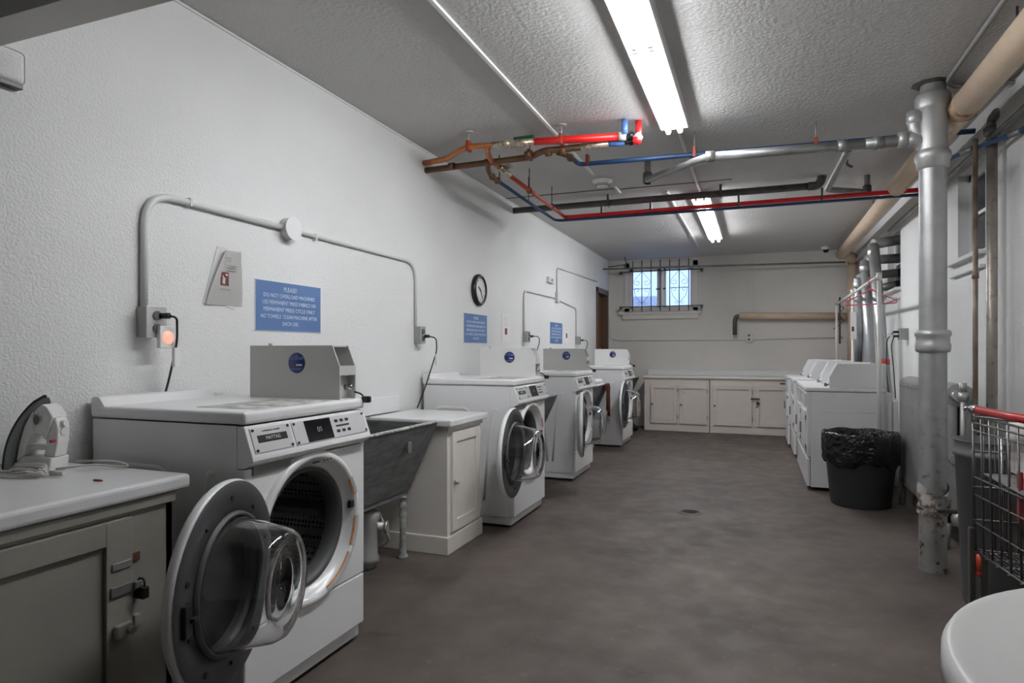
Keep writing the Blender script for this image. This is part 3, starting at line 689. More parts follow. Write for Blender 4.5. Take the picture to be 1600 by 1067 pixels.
# ------------------------------------------------------------------ trash can
t = empty('trash_can', (.755, 5.66, 0), 'dark grey round bin with black liner, in front of the nearest dryer', 'bin')
MB().lathe([(.001, .004), (.205, .0), (.212, .01), (.262, .54), (.268, .545), (.256, .545), (.205, .02), (.001, .012)], (0, 0, 0), 'z', 48).build('bin', M['bin'], t)
bg = MB(); t_ = bg.bm; n = 96; rings = []
prof = [(.20, .34), (.225, .45), (.245, .53), (.258, .562), (.268, .566), (.274, .55), (.272, .50), (.271, .42), (.268, .35), (.258, .325)]
for k, (r, z) in enumerate(prof):
    ring = []
    for i in range(n):
        a = 2*PI*i/n; am = .007*(k >= 5)*(k-4)/2
        rr = r+am*(math.sin(a*9+k*.9)*.5+math.sin(a*17-k*1.1)*.4)+(.006*math.sin(a*13+k) if k < 4 else 0)
        zz = z+(.022*math.sin(a*4+1)+.012*math.sin(a*11) if k >= 8 else (.005*math.sin(a*7) if k in (3, 4) else 0))
        ring.append(t_.verts.new((rr*math.cos(a), rr*math.sin(a), zz)))
    rings.append(ring)
for A, B_ in zip(rings, rings[1:]):
    for i in range(n):
        f = t_.faces.new((A[i], A[(i+1) % n], B_[(i+1) % n], B_[i])); f.smooth = True
bg.build('bin_liner', M['bag'], t)

# ------------------------------------------------------------------ clothes rack + hanger
t = empty('clothes_rail', (.925, 5.92, 0), 'white pipe clothes rail standing behind the dryers, pink hanger on it', 'clothes rail')
MB().cyl((0, 0, .02), (0, 0, 1.81), .016, seg=12).build('post', M['pvc'], t)
MB().cyl((.0, 1.535, .02), (.0, 1.535, 1.80), .014, seg=12).build('post', M['pvc'], t)
MB().cyl((.05, 3.46, .80), (.05, 3.46, 1.81), .014, seg=12).build('post', M['pvc'], t)
MB().cyl((0, 0, 1.81), (.05, 3.46, 1.81), .014, seg=12).build('rail', M['pvc'], t)
for y in (0, 1.535): MB().cyl((0, y, 1.77), (0, y, 1.835), .021, seg=12).build('elbow', M['pvc'], t)
MB().box(-.012, -.006+.02, 1.49, 1.50, 1.25, 1.55, .002).build('guard', M['pvc'], t) if 0 else None
hx, hy = .932, 6.36
tag(MB().tube([(hx, hy, 1.80), (hx+.018, hy, 1.835), (hx-.018, hy, 1.845), (hx-.02, hy, 1.80), (hx, hy, 1.755), (hx, hy, 1.735)], .0035, seg=8, bend=.02)
    .tube([(hx, hy, 1.735), (hx+.20, hy+.03, 1.640), (hx+.20, hy+.03, 1.615), (hx-.20, hy-.03, 1.60), (hx-.21, hy-.03, 1.625), (hx, hy, 1.735)], .0055, seg=8, bend=.025)
    .sphere((hx, hy, 1.735), .012, 1.6, 1, .8).build('clothes_hanger', M['pink']), 'pink plastic clothes hanger hooked on the white rail', 'hanger')
t = tag(MB().box(.900, .955, 7.42, 7.425, 1.32, 1.60, .001).build('notice', M['paper']), 'white paper notice with small red picture hanging on the rail post', 'notice')
MB().box(.912, .932, 7.417, 7.421, 1.40, 1.45).build('picture', M['maroon'], t)

# ------------------------------------------------------------------ column (soil stack) with fittings
cx, cy = .897, 4.09
t = empty('soil_stack', (cx, cy, 0), 'thick silver-painted floor-to-ceiling waste pipe with rusty base at right', 'pipe')
MB().lathe([(.066, 0), (.066, 2.30)], (0, 0, 0), 'z', 40).build('pipe', M['column'], t)
MB().lathe([(.066, 1.19), (.080, 1.195), (.084, 1.21), (.084, 1.235), (.080, 1.245), (.080, 1.275), (.087, 1.285), (.087, 1.30), (.080, 1.31), (.066, 1.315)], (0, 0, 0), 'z', 40).build('collar', M['silver'], t)
MB().lathe([(.066, 2.19), (.078, 2.20), (.080, 2.235), (.086, 2.245), (.086, 2.27), (.080, 2.285), (.070, 2.295)], (0, 0, 0), 'z', 40).build('collar', M['silver'], t)
MB().lathe([(.070, 2.28), (.070, 2.50), (.080, 2.51), (.086, 2.53), (.086, 2.585), (.078, 2.60), (.060, 2.605), (.060, ZC+.01)], (0, 0, 0), 'z', 40).build('tee_fitting', M['silver'], t)
MB().tube([(-.02, 0, 2.30), (-.06, 0, 2.355), (-.13, 0, 2.37)], .042, seg=20, bend=.03).cyl((-.12, 0, 2.37), (-.165, 0, 2.37), .044, seg=20).tube([(-.055, .0, 2.37), (-.085, .0, 2.42), (-.085, .0, 2.52)], .034, seg=16, bend=.03).lathe([(.034, 2.45), (.042, 2.46), (.042, 2.515), (.02, 2.52), (.001, 2.52)], (-.085, 0, 0), 'z', 16).build('branch', M['silver'], t)
# ragged sleeve and clamp
rg = MB(); t_ = rg.bm; rings = []
for k in range(6):
    z = .31+k*.028; ring = []
    for i in range(36):
        a = 2*PI*i/36; r = .072+.012*math.sin(a*3+k)*math.sin(k/5*PI)+.004*random.random()
        ring.append(t_.verts.new((r*math.cos(a), r*math.sin(a), z+(.03*math.sin(a*2+1) if k == 5 else 0))))
    rings.append(ring)
for A, B_ in zip(rings, rings[1:]):
    for i in range(36): t_.faces.new((A[i], A[(i+1) % 36], B_[(i+1) % 36], B_[i]))
rg.build('patched_sleeve', mat('rust_streaked_sleeve', (.13, .065, .035), .6, c2=(.36, .35, .33), noise=.07, nscale=13, bump=.3, bscale=40, dist=.005), t)
MB().lathe([(.072, .335), (.076, .335), (.076, .353), (.072, .353)], (0, 0, 0), 'z', 32, close=True).box(.04, .11, -.085, -.06, .335, .355, .003).build('strap_clamp', M['iron'], t)
MB().lathe([(.06, ZC-.012), (.085, ZC-.006), (.095, ZC)], (-.01, 0, 0), 'z', 9).build('broken_plaster', M['iron'], t)
# horizontal grey drain
t = empty('overhead_drain', (-.27, 4.03, 2.37), 'grey iron drain pipe crossing under the ceiling to the thick silver stack', 'pipe')
MB().cyl((0, 0, 0), (.84, .07, 0), .027, seg=16).build('main_run', M['greypipe'], t)
MB().tube([(0, 0, 0), (-.06, .09, .015), (-.50, .86, .125), (-.515, .92, .14), (-.515, .925, .29)], .024, seg=14, bend=.035).build('offset_run', M['greypipe'], t)
MB().lathe([(.024, .11), (.036, .12), (.036, .19), (.024, .20)], (-.515, .925, 0), 'z', 14).build('elbow_hub', M['iron'], t)
for x, r_ in ((0, .034), (.72, .034), (.90, .036)):
    MB().cyl((x-.02, .0+x*.083, 0), (x+.03, .003+x*.083, 0), r_, seg=16).build('coupling', M['greypipe'], t)
MB().cyl((.84, .07, 0), (1.09, .085, 0), .03, seg=16).build('stub', M['greypipe'], t)
MB().tube([(.765, .06, .0), (.77, .2, .01), (.80, 1.70, .135), (.83, 1.76, .14), (1.10, 1.98, .15), (1.125, 2.0, .17), (1.125, 2.0, .29)], .023, seg=14, bend=.03).build('branch', M['greypipe'], t)
MB().lathe([(.023, .13), (.034, .14), (.034, .20), (.023, .21)], (1.125, 2.0, 0), 'z', 14).build('elbow_hub', M['iron'], t)
# black pipe
t = empty('overhead_pipe', (XL, 5.92, 2.585), 'black iron pipe running along the ceiling from the left wall to an elbow', 'pipe')
MB().cyl((-.02, 0, 0), (2.67, .01, .0), .030, seg=16).build('main_run', M['iron'], t)
MB().tube([(2.65, .01, 0), (2.74, .01, 0), (2.76, .01, .09)], .036, seg=16, bend=.06).build('elbow', M['iron'], t)
for x in (.95, 1.95): MB().box(x-.01, x+.01, -.034, .034, -.034, .075, .002).build('strap', M['iron'], t)
# small elbow stubs on ceiling
tag(MB().tube([(.62, 5.32, ZC), (.62, 5.32, 2.58), (.66, 5.36, 2.57)], .010, seg=8, bend=.02).build('pipe_stub', M['iron']), 'small black hook stub hanging from the ceiling near the grey drain branch', 'stub')

# ------------------------------------------------------------------ copper / red / blue supply pipes
def hanger(x, y, z, h, m='iron', par=None, r=.03):
    return MB().cyl((x, y, z+r), (x, y, h), .004, seg=6).box(x-.012, x+.012, y-r, y+r, z-r, z+r+.015, .004).build('hanger', M[m], par)
t = empty('copper_supply_pipe', (XL, 4.09, 2.555), 'orange copper supply pipe with valve continuing as bright red pipe to the ceiling', 'pipe')
MB().tube([(-.02, 0, 0), (.20, -.03, 0), (.40, -.20, .0), (.50, -.22, 0), (.80, -.16, .0)], .019, seg=14, bend=.05).build('copper_run', M['copper'], t)
MB().cyl((.62, -.20, 0), (.90, -.155, .003), .021, seg=12).cyl((.69, -.19, .0), (.74, -.185, 0), .027, seg=8).cyl((.78, -.175, 0), (.86, -.165, 0), .024, seg=10).build('valve', M['solder'], t)
MB().box(.76, .90, -.175, -.155, .028, .044, .003).cyl((.80, -.165, 0), (.80, -.165, .03), .008, seg=8).build('valve_lever', M['green'], t)
MB().cyl((.90, -.155, .003), (1.45, -.055, .003), .024, seg=16).build('red_run', M['red'], t)
MB().cyl((1.43, -.06, .003), (1.475, -.05, .003), .029, seg=16).cyl((1.54, -.05, .003), (1.56, -.05, -.03), .027, seg=12).build('white_coupling', M['pvc'], t)
MB().sphere((1.505, -.045, .003), .026).build('black_fitting', M['black'], t)
MB().tube([(1.52, -.03, .0), (1.545, -.02, -.01), (1.55, -.02, .03), (1.55, -.02, .10)], .021, seg=14, bend=.02).sphere((1.545, -.05, -.03), .03).build('red_elbow', M['red'], t)
for x, y in ((.455, -.21), (1.07, -.12)):
    MB().cyl((x, y, .02), (x, y, .10), .005, seg=6).lathe([(.001, .103), (.035, .103), (.035, .094), (.001, .094)], (x, y, 0), 'z', 16).build('hanger_rod', M['galv'], t)
    MB().box(x-.013, x+.013, y-.028, y+.028, -.028, .042, .006).build('hanger_clip', M['rustred'], t)
MB().tube([(.59, -.20, .0), (.55, -.11, -.02), (.53, .0, -.045), (.545, .12, -.055)], .018, seg=12, bend=.04).build('tee_branch', M['copper'], t)
MB().tube([(.545, .10, -.055), (.545, .30, -.06)], .022, seg=10).sphere((.545, .19, -.06), .03).box(.535, .605, .17, .25, -.03, -.02, .003).build('branch_valve', M['solder'], t)
MB().cyl((.543, .28, -.06), (.545, 1.77, -.085), .016, seg=12).build('red_branch', M['redd'], t)
for y in (.75, 1.35): MB().cyl((.545, y, -.05), (.545, y, .105), .004, seg=6).lathe([(.018, -.006), (.024, -.006), (.024, .006), (.018, .006)], (.545, y, -.07), 'y', 14, close=True).build('hanger', M['iron'], t)
MB().tube([(.545, 1.765, -.085), (.59, 1.77, -.088), (3.54, 1.78, -.085)], .018, seg=14, bend=.01).build('red_cross_run', M['red'], t)
for x in (.90, 1.35, 2.1, 2.75): MB().box(x-.009, x+.009, 1.755, 1.80, -.107, -.008, .003).build('hanger', M['iron'], t)
t = empty('brown_supply_pipe', (XL, 4.12, 2.51), 'dark brown copper pipe below the orange one, turning into thin blue pipes', 'pipe')
MB().tube([(-.02, 0, 0), (.82, -.03, 0), (.93, -.10, .01), (1.25, -.06, .015), (1.36, -.055, .02)], .021, seg=14, bend=.05).build('copper_run', M['brown'], t)
for x in (.22, .50, .82, .96, 1.06): MB().cyl((x-.02, -.015 if x < .8 else -.08, .002), (x+.02, -.02 if x < .8 else -.08, .002), .026, seg=12).build('fitting', M['brown'], t)
MB().cyl((1.18, -.07, .015), (1.36, -.055, .02), .025, seg=8).build('valve', M['solder'], t)
MB().cyl((1.36, -.055, .022), (1.46, -.045, .022), .023, seg=14).build('light_blue_sleeve', M['bluelt'], t)
MB().tube([(1.46, -.045, .022), (1.49, -.04, .022)], .018, seg=12).sphere((1.50, -.04, .022), .024).build('black_fitting', M['black'], t)
MB().tube([(1.47, -.10, .05), (1.47, -.10, .145)], .02, seg=14).build('blue_riser', M['bluelt'], t)
MB().box(.80, .826, -.06, .0, -.02, .05, .004).cyl((.813, -.03, .04), (.813, -.03, .15), .004, seg=6).build('hanger_clip', M['rustred'], t)
MB().tube([(1.02, -.06, .0), (1.06, .02, -.0), (1.08, .13, -.005)], .017, seg=12, bend=.03).sphere((1.065, .08, 0), .026).build('tee_branch', M['brown'], t)
MB().tube([(1.08, .12, -.005), (1.09, .20, -.01), (1.12, .215, -.012), (3.20, .46, .015), (3.48, .50, .02)], .016, seg=12, bend=.02).build('blue_cross_run', M['blue'], t)
for x, y in ((1.15, .22), (1.86, .30), (2.60, .39)): MB().box(x-.011, x+.011, y-.022, y+.022, -.022, .05, .004).build('hanger_clip', M['rustred'], t); MB().cyl((x, y, .04), (x, y, .15), .005, seg=6).build('hanger_rod', M['galv'], t)
MB().tube([(.50, -.02, 0), (.47, .05, -.03), (.455, .14, -.05), (.46, .26, -.055)], .017, seg=12, bend=.04).sphere((.457, .16, -.05), .026).sphere((.46, .25, -.055), .026).build('tee_branch', M['brown'], t)
MB().tube([(.46, .25, -.055), (.455, 1.69, -.07), (.50, 1.74, -.07), (3.56, 1.765, -.075)], .013, seg=12, bend=.04).build('blue_branch', M['blue'], t)
MB().cyl((.457, .95, -.05), (.457, .95, .15), .004, seg=6).cyl((.457, .30, -.05), (.457, .30, .15), .004, seg=6).build('hanger', M['iron'], t)

# ------------------------------------------------------------------ beige overhead pipe, ducts etc.
t = empty('insulated_pipe', (1.03, 1.0, 2.50), 'thick beige wrapped pipe running along the ceiling on the right side', 'pipe')
MB().cyl((0, -2.5, 0), (.0, 3.0, 0), .070, seg=32).build('wrap', M['beige'], t)
MB().cyl((0, 3.02, 0), (.03, 8.65, 0), .066, seg=32).build('wrap', M['beige'], t)
MB().lathe([(.066, 2.95), (.074, 2.97), (.073, 3.02), (.077, 3.06), (.068, 3.09)], (0, 0, 0), 'y', 28).build('torn_cuff', mat('torn_rusty_wrap', (.42, .29, .18), .8, c2=(.12, .05, .02), noise=.08, nscale=16), t)
for y in (.9, 2.3, 5.9): MB().cyl((0, y, .06), (0, y, .16), .005, seg=6).build('hanger_rod', M['iron'], t)
tag(MB().cyl((1.255, 10.15, .85), (1.255, 10.15, 2.50), .06, seg=28).tube([(1.255, 10.15, 2.48), (1.235, 9.95, 2.50), (1.08, 9.66, 2.50)], .062, seg=20, bend=.1).build('riser_pipe', M['beige']), 'beige wrapped vertical pipe in the far right corner', 'pipe')
t = empty('wall_pipe', (-.27, 10.20, 1.72), 'beige wrapped horizontal pipe along the back wall with black elbow', 'pipe')
MB().cyl((.02, 0, .005), (1.46, 0, -.03), .052, seg=24).build('wrap', M['beige'], t)
MB().tube([(.04, 0, .0), (-.03, 0, .0), (-.045, 0, -.08), (-.045, 0, -.28)], .03, seg=14, bend=.05).build('elbow', M['iron'], t)
# silver ceiling conduit
tag(MB().tube([(.948, -2, 2.64), (.948, 4.02, 2.64), (.99, 4.10, 2.635), (1.30, 4.14, 2.63)], .012, seg=10, bend=.04).build('ceiling_conduit', M['silver']), 'thin grey metal conduit along the ceiling above the beige pipe', 'conduit')
# verticals
t = empty('riser', (1.27, 4.456, 0), 'silver vertical pipe standing against the right wall, wider of the two thin risers', 'pipe')
MB().cyl((0, 0, .0), (0, 0, 2.50), .0275, seg=20).build('pipe', M['rusty'], t)
MB().lathe([(.028, 2.44), (.040, 2.45), (.042, 2.49), (.030, 2.50)], (0, 0, 0), 'z', 20).tube([(0, 0, 2.49), (.0, .0, 2.54), (.0, -.09, 2.55)], .026, seg=14, bend=.03).build('elbow', M['greypipe'], t)
tag(MB().cyl((1.185, 4.44, 0), (1.185, 4.44, 2.43), .0135, seg=14).cyl((1.185, 4.44, 1.62), (1.185, 4.44, 1.66), .018, seg=10).build('rusty_riser', mat('brown_rusty_steel', (.17, .12, .085), .5, metal=.4, c2=(.34, .28, .22), noise=.15, nscale=16, stretch=(1, 1, .4))), 'thin rusty vertical pipe between the thick stack and the silver riser', 'pipe')
t = empty('blue_wall_pipe', (1.12, 4.30, 2.36), 'dark blue pipe with grey couplings at upper right by the wall', 'pipe')
MB().tube([(-.10, .62, .02), (.02, .30, .03), (.20, -.10, .02), (.205, -1.5, .02)], .012, seg=10, bend=.03).build('pipe', M['blue'], t)
MB().cyl((.03, .26, .03), (.07, .19, .03), .019, seg=10).build('coupling', M['greypipe'], t); MB().cyl((.17, -.06, .02), (.205, -.12, .02), .019, seg=10).build('coupling', M['greypipe'], t)
tag(MB().tube([(1.26, 1.3, 2.43), (1.26, 7.5, 2.43)], .014, seg=10).build('wall_conduit', M['greypipe']), 'dark conduit running along the top of the right wall over the windows', 'conduit')

# silver ducts
def duct(pts, r, label):
    t = empty('vent_duct', pts[0], label, 'duct', 'silver dryer vent ducts')
    o_ = Vector(pts[0]); L = [tuple(Vector(p)-o_) for p in pts]
    MB().tube(L[:-1], r, seg=20, bend=.08).build('riser', M['duct'], t)
    MB().tube(L[-2:], r, seg=20).build('horizontal_run', M['greypipe'], t)
    e = Vector(L[-2]); MB().lathe([(r+.001, -.03), (r+.006, -.02), (r+.006, .02), (r+.001, .03)], (e.x, e.y, e.z-.09), 'z', 20).build('clamp', M['galv'], t)
    return t
duct([(1.225, 7.22, .30), (1.12, 7.50, 2.30), (1.42, 7.66, 2.36)], .052, 'silver vent duct nearest the camera in the bundle beside the window')
duct([(1.16, 7.72, .30), (1.08, 7.76, 2.17), (1.42, 7.80, 2.18)], .050, 'middle silver vent duct of the bundle behind the dryers')
duct([(1.13, 8.60, .95), (1.05, 8.05, 2.02), (1.42, 7.90, 2.04)], .045, 'farthest silver vent duct of the bundle, leaning to the window')
duct([(1.22, 8.75, .30), (1.16, 8.20, 1.88), (1.42, 7.96, 1.92)], .042, 'slim low vent duct entering the bottom of the far right window')
tag(MB().lathe([(.0545, 0), (.0575, .0), (.0565, .055), (.0535, .055)], (1.1835, 7.33, 1.06), 'z', 24, close=True).build('red_tape', M['redd']), 'band of red tape wrapped round the silver vent duct', 'tape')
# outlet box right
t = empty('wall_outlet', (XR, 7.05, 1.36), 'grey metal outlet box with two plugs on the right wall behind the dryers', 'outlet')
MB().box(-.075, 0, -.05, .05, -.055, .055, .004).build('box', M['grey_metal'], t)
for z in (-.02, .02): MB().box(-.12, -.075, -.02, .02, z-.012, z+.012, .004).build('plug', M['black'], t)
MB().box(-.17, -.14, -.03, .0, -.02, .015, .002).build('tag', M['paper'], t)
MB().tube([(-.11, 0, -.02), (-.14, -.02, -.10), (-.12, -.03, -.35), (-.09, -.03, -.9)], .005, seg=6, bend=.05).tube([(-.115, 0, .02), (-.17, .02, -.05), (-.17, .04, -.35), (-.12, .05, -.9)], .005, seg=6, bend=.05).build('cord', M['black'], t)
tag(MB().box(XR-.004, XR, 7.44, 7.58, 1.52, 1.74).build('wall_paper_notice', M['paper']), 'small white paper taped on the right wall under the far window sill', 'notice')
tag(MB().box(XR-.004, XR, 6.52, 6.64, 1.20, 1.50).build('wall_paper_notice', M['paper']), 'tall white paper on the right wall just left of the thick silver stack', 'notice')
tag(MB().tube([(1.08, 10.0, 1.30), (1.08, 10.0, 1.95)], .012, seg=8).tube([(1.02, 10.0, 1.86), (1.14, 10.0, 1.80), (1.05, 10.0, 1.70), (1.14, 10.0, 1.62), (1.0, 10.0, 1.5)], .006, seg=6, bend=.03).sphere((1.08, 10.0, 1.66), .03).build('valve_cluster', M['iron']), 'tangle of dark valves and wires by the beige riser in the far corner', 'valve')
t = empty('laundry_basket', (.98, 10.02, .824), 'red plastic basket standing on the back counter behind the dryers', 'basket')
MB().prism([(-.16, 0), (.16, 0), (.19, .22), (-.19, .22)], 'y', -.12, .12, .01).build('basket', M['redcart'], t)
MB().box(-.20, .20, -.14, .14, .215, .235, .006).build('rim', M['redcart'], t)

# ------------------------------------------------------------------ radiator
t = empty('radiator', (1.135, 4.56, 0), 'silver-painted cast-iron column radiator with valve, behind the thick stack', 'radiator')
base = None
P = rrect(-.08, .08, .15, 1.0, .075, 6)
hole = None
for k in range(22):
    y = k*.059
    if base is None:
        s_ = MB()
        s_.prism(rrect(-.080, -.006, .15, .985, .035, 5), 'y', 0, .050, .008, 2, True)
        s_.prism(rrect(.006, .080, .15, .985, .035, 5), 'y', 0, .050, .008, 2, True)
        s_.prism(rrect(-.080, .080, .86, 1.0, .068, 6), 'y', -.002, .052, .008, 2, True)
        s_.prism(rrect(-.080, .080, .14, .24, .045, 6), 'y', .0, .050, .008, 2, True)
        base = s_.build('section', M['silver'], t)
    else:
        c_ = base.copy(); COL.objects.link(c_); c_.location = (0, y, 0)
for y in (.02, 1.26):
    for x in (-.05, .05): MB().tube([(x, y, .16), (x-.01, y, .09), (x-.02, y-.01, .0)], .02, seg=10, r1=.024).build('leg', M['silver'], t)
MB().cyl((.0, -.045, .19), (.0, 0, .19), .045, seg=20).lathe([(.001, -.06), (.03, -.058), (.042, -.045)], (0, 0, .19), 'y', 20).build('end_plug', M['silver'], t)
MB().cyl((-.03, -.04, .55), (-.03, .0, .55), .028, seg=16).build('boss', M['silver'], t)
MB().cyl((-.02, -.08, .93), (-.02, .0, .93), .03, seg=14).sphere((-.0, -.08, .93), .034).cyl((0, -.08, .95), (0, -.08, 1.01), .02, seg=10).build('valve', M['solder2'] if 'solder2' in M else M['galv'], t)
MB().tube([(0, -.08, .92), (0, -.08, .66), (.04, -.06, .63)], .014, seg=10, bend=.02).build('valve_pipe', M['galv'], t)

# ------------------------------------------------------------------ grey bin behind the cart
tag(MB().lathe([(.001, .004), (.13, .0), (.135, .01), (.168, .70), (.176, .705), (.176, .725), (.168, .73), (.172, .775), (.178, .78), (.164, .78), (.127, .02), (.001, .012)], (1.055, 3.62, 0), 'z', 44).build('round_bin', M['bin2']), 'tall plain grey plastic bin behind the wire cart', 'bin')
# floor pipes
tag(MB().cyl((1.195, 2.6, .10), (1.26, 4.2, .06), .026, seg=14).build('floor_pipe', M['pvc']), 'off-white pipe lying low along the right wall, left of its twin', 'pipe', 'pipes low on the right wall')
tag(MB().cyl((1.275, 2.6, .10), (1.315, 3.9, .06), .024, seg=14).build('floor_pipe', M['pvc']), 'off-white pipe lying against the right wall, right of its twin', 'pipe', 'pipes low on the right wall')

# ------------------------------------------------------------------ wire cart
K = empty('shopping_cart', (.80, 3.03, 0), 'wire shopping cart with red handle at the right edge, behind the white table', 'cart')
# local frame: +x into basket (world +x), -y toward camera
def gx(s): return .055*s/.58          # the gate leans a little: x offset at distance s toward the camera
ZB, ZT = .41, .94
def G(s, z, d=0): return (gx(s)+d*.98-(ZT-z)*-.02, -s, z)
for i in range(9):
    s = i*.0725; MB().cyl(G(s, ZB), G(s, ZT), .0042 if i % 2 == 0 else .0034, seg=6).build('gate_wire', M['wire'], K)
for z in (ZT, .915, .885, .70, .63, .52, ZB): MB().cyl(G(0, z), G(.58, z), .0045 if z > .9 or z == ZB else .0032, seg=6).build('gate_rail', M['wire'], K)
D_ = .44
for i in range(13):      # far side panel
    d = i*D_/12; MB().cyl((d, -.0-.05*d, ZB), (d, .0-.05*d, ZT-.1*d), .003, seg=6).build('side_wire', M['wire'], K)
    MB().cyl((gx(.58)+d, -.58+.05*d, ZB), (gx(.58)+d, -.58+.05*d, ZT-.1*d), .003, seg=6).build('side_wire', M['wire'], K)
for z in (ZT, .80, .66, .53, ZB):
    MB().cyl((0, 0, z), (D_, -.022, z-.044*(z > .9)), .0045, seg=6).build('side_rail', M['wire'], K)
    MB().cyl((gx(.58), -.58, z), (D_+.05, -.558, z-.044*(z > .9)), .0045, seg=6).build('side_rail', M['wire'], K)
for z in (ZT-.044, .66, ZB): MB().cyl((D_, -.022, z), (D_+.05, -.558, z), .0045, seg=6).build('front_rail', M['wire'], K)
for i in range(26):      # basket floor
    d = .01+i*D_/26; MB().cyl((d, -.01, ZB), (d+.05, -.57, ZB), .0022, seg=5).build('floor_wire', M['wire'], K)
for i in range(7):
    s = .02+i*.09; MB().cyl((gx(s), -s, ZB-.004), (D_+gx(s), -s, ZB-.004), .003, seg=6).build('floor_bar', M['wire'], K)
# child seat flap
MB().box(.03, .30, -.56, -.02, .715, .719).build('seat_flap', M['greypipe'], K)
for y in (-.02, -.10): MB().cyl((.09, y, ZB), (.09, y, .86), .005, seg=8).build('seat_wire', M['chrome'], K)
hd = MB().cyl((.0, -.06, .97), (.062, -.62, .97), .0155, seg=16).build('handle', M['redcart'], K)
MB().tube([(-.03, .0, .965), (-.012, .0, .98), (.0, -.005, .95), (.0, .0, .92)], .006, seg=8, bend=.02).cyl((-.004, -.015, .97), (.001, -.065, .97), .0175, seg=14).build('handle_bracket', M['chrome'], K)
MB().box(.050, .058, -.34, -.30, .60, .78, .003).build('red_strap', M['redcart'], K)
for dy in (0, -.58):
    MB().box(-.015, .005, dy-.02, dy+.01, .12, .50, .004).box(.02, .045, dy-.03, dy, .12, .41, .004).build('leg', M['wire'], K)
    MB().tube([(.02, dy-.01, .40), (.022, dy-.012, .33)], .017, seg=12).sphere((.022, dy-.012, .325), .017).build('bumper', M['redcart2'] if 'redcart2' in M else M['redd'], K)
MB().tube([(.0, -.01, .13), (.45, -.05, .13), (.48, -.52, .13), (.05, -.57, .13)], .012, seg=8, bend=.05).build('base_frame', M['greypipe'], K)
for x, y in ((.0, 0), (.06, -.58), (.44, -.07), (.46, -.50)):
    wv = MB().lathe([(.015, -.012), (.055, -.012), (.058, -.006), (.058, .006), (.055, .012), (.015, .012)], (x, y, .058), 'y', 20, close=True).build('wheel', M['black'], K)
    MB().box(x-.012, x+.012, y-.018, y+.018, .055, .13, .003).build('caster_fork', M['greypipe'], wv)
# things in the cart
t = tag(MB().box(.905, 1.08, 2.74, 2.99, .735, .925, .006).build('carton', mat('white_carton', (.56, .52, .49), .6)), 'white carton printed 30 in the wire cart, on top of the black bag', 'box')
text('30', .036, M['darkgrey'], t, face_mx(.9045, 2.885, .805), ext=.0003)
bgp = MB().sphere((1.02, 2.82, .565), .13, .95, 1.25, 1.12, 20); tag(bgp.build('black_bag', M['bag']), 'black bag lying on the cart floor under the white carton', 'bag')

# ------------------------------------------------------------------ white round table
t = empty('plastic_table', (.800, 1.10, .02), 'round white plastic table with rolled rim at the lower right corner', 'table')
MB().lathe([(.0005, .716), (.497, .716), (.505, .719), (.519, .720), (.529, .716), (.535, .705), (.536, .668), (.529, .668), (.528, .70), (.512, .706), (.0005, .706)], (0, 0, 0), 'z', 96).build('tabletop', M['whitep'], t)
for k in range(4):
    a = PI/4+k*PI/2; x, y = .40*math.cos(a), .40*math.sin(a)
    MB().tube([(x, y, .706), (x*1.02, y*1.02, .4), (x*1.10, y*1.10, -.02)], .036, seg=12, r1=.022).build('leg', M['whitep'], t)

# ------------------------------------------------------------------ wall items, left
def wall_tube(name, pts, r, label, cat='conduit', m='wallc', straps=(), x=XL):
    t = empty(name, (x, pts[0][0], pts[0][1]), label, cat)
    L = [(r+.001, a-pts[0][0], b-pts[0][1]) for a, b in pts]
    MB().tube(L, r, seg=12, bend=.14 if r > .01 else .08, nb=8).build('pipe', M[m], t)
    for a, b, v in straps:
        a -= pts[0][0]; b -= pts[0][1]
        if v: MB().box(0, 2*r+.004, a-.03, a+.03, b-.008, b+.008, .002).build('strap', M[m], t)
        else: MB().box(0, 2*r+.003, a-.006, a+.006, b-.018, b+.018, .002).build('strap', M[m], t)
    return t
M['wallc'] = mat('painted_conduit', (.60, .60, .59), .4)
wall_tube('conduit', [(1.82, 1.37), (1.82, 1.825), (2.60, 1.822)], .0145, 'thick grey conduit bending from the nearest outlet box to the round junction box', straps=((2.03, 1.825, 0),))
wall_tube('conduit', [(2.70, 1.82), (3.955, 1.818), (3.955, 1.37)], .0105, 'grey conduit from the round junction box down to the second outlet box', straps=((2.86, 1.815, 0),))
def junction(y, z, r, label):
    t = empty('junction_box', (XL, y, z), label, 'junction box')
    MB().cyl((0, 0, 0), (.045, 0, 0), r*.92, seg=20).build('box', M['wallc'], t)
    MB().cyl((.045, 0, 0), (.051, 0, 0), r, seg=28).build('cover', M['wall2'], t)
M['wall2'] = mat('white_cover', (.74, .74, .73), .4)
junction(2.645, 1.822, .060, 'round white junction box on the nearest conduit')
def outlet(y, z, label, w_=.055, h=.06, d=.055, light=False):
    t = empty('outlet_box', (XL, y, z), label, 'outlet')
    MB().box(0, d, -w_/2, w_/2, -h, h, .004).build('box', M['grey_metal'], t)
    MB().box(d, d+.005, -w_/2-.008, w_/2+.008, -h-.002, h+.002, .002).build('cover_plate', M['galv'], t)
    MB().cyl((d+.005, 0, .025), (d+.010, 0, .025), .018, seg=16).cyl((d+.005, 0, -.025), (d+.010, 0, -.025), .018, seg=16).build('socket', M['darkgrey'], t)
    return t
o1 = outlet(1.835, 1.312, 'grey metal outlet box nearest the camera, with the peach night light plugged in', .075, .06, .06)
outlet(3.975, 1.310, 'grey outlet box above the first sink at the end of the second conduit')
outlet(6.21, 1.345, 'grey outlet box under the left drop of the far conduit', h=.055)
outlet(8.24, 1.335, 'grey outlet box under the right drop of the far conduit', h=.055)
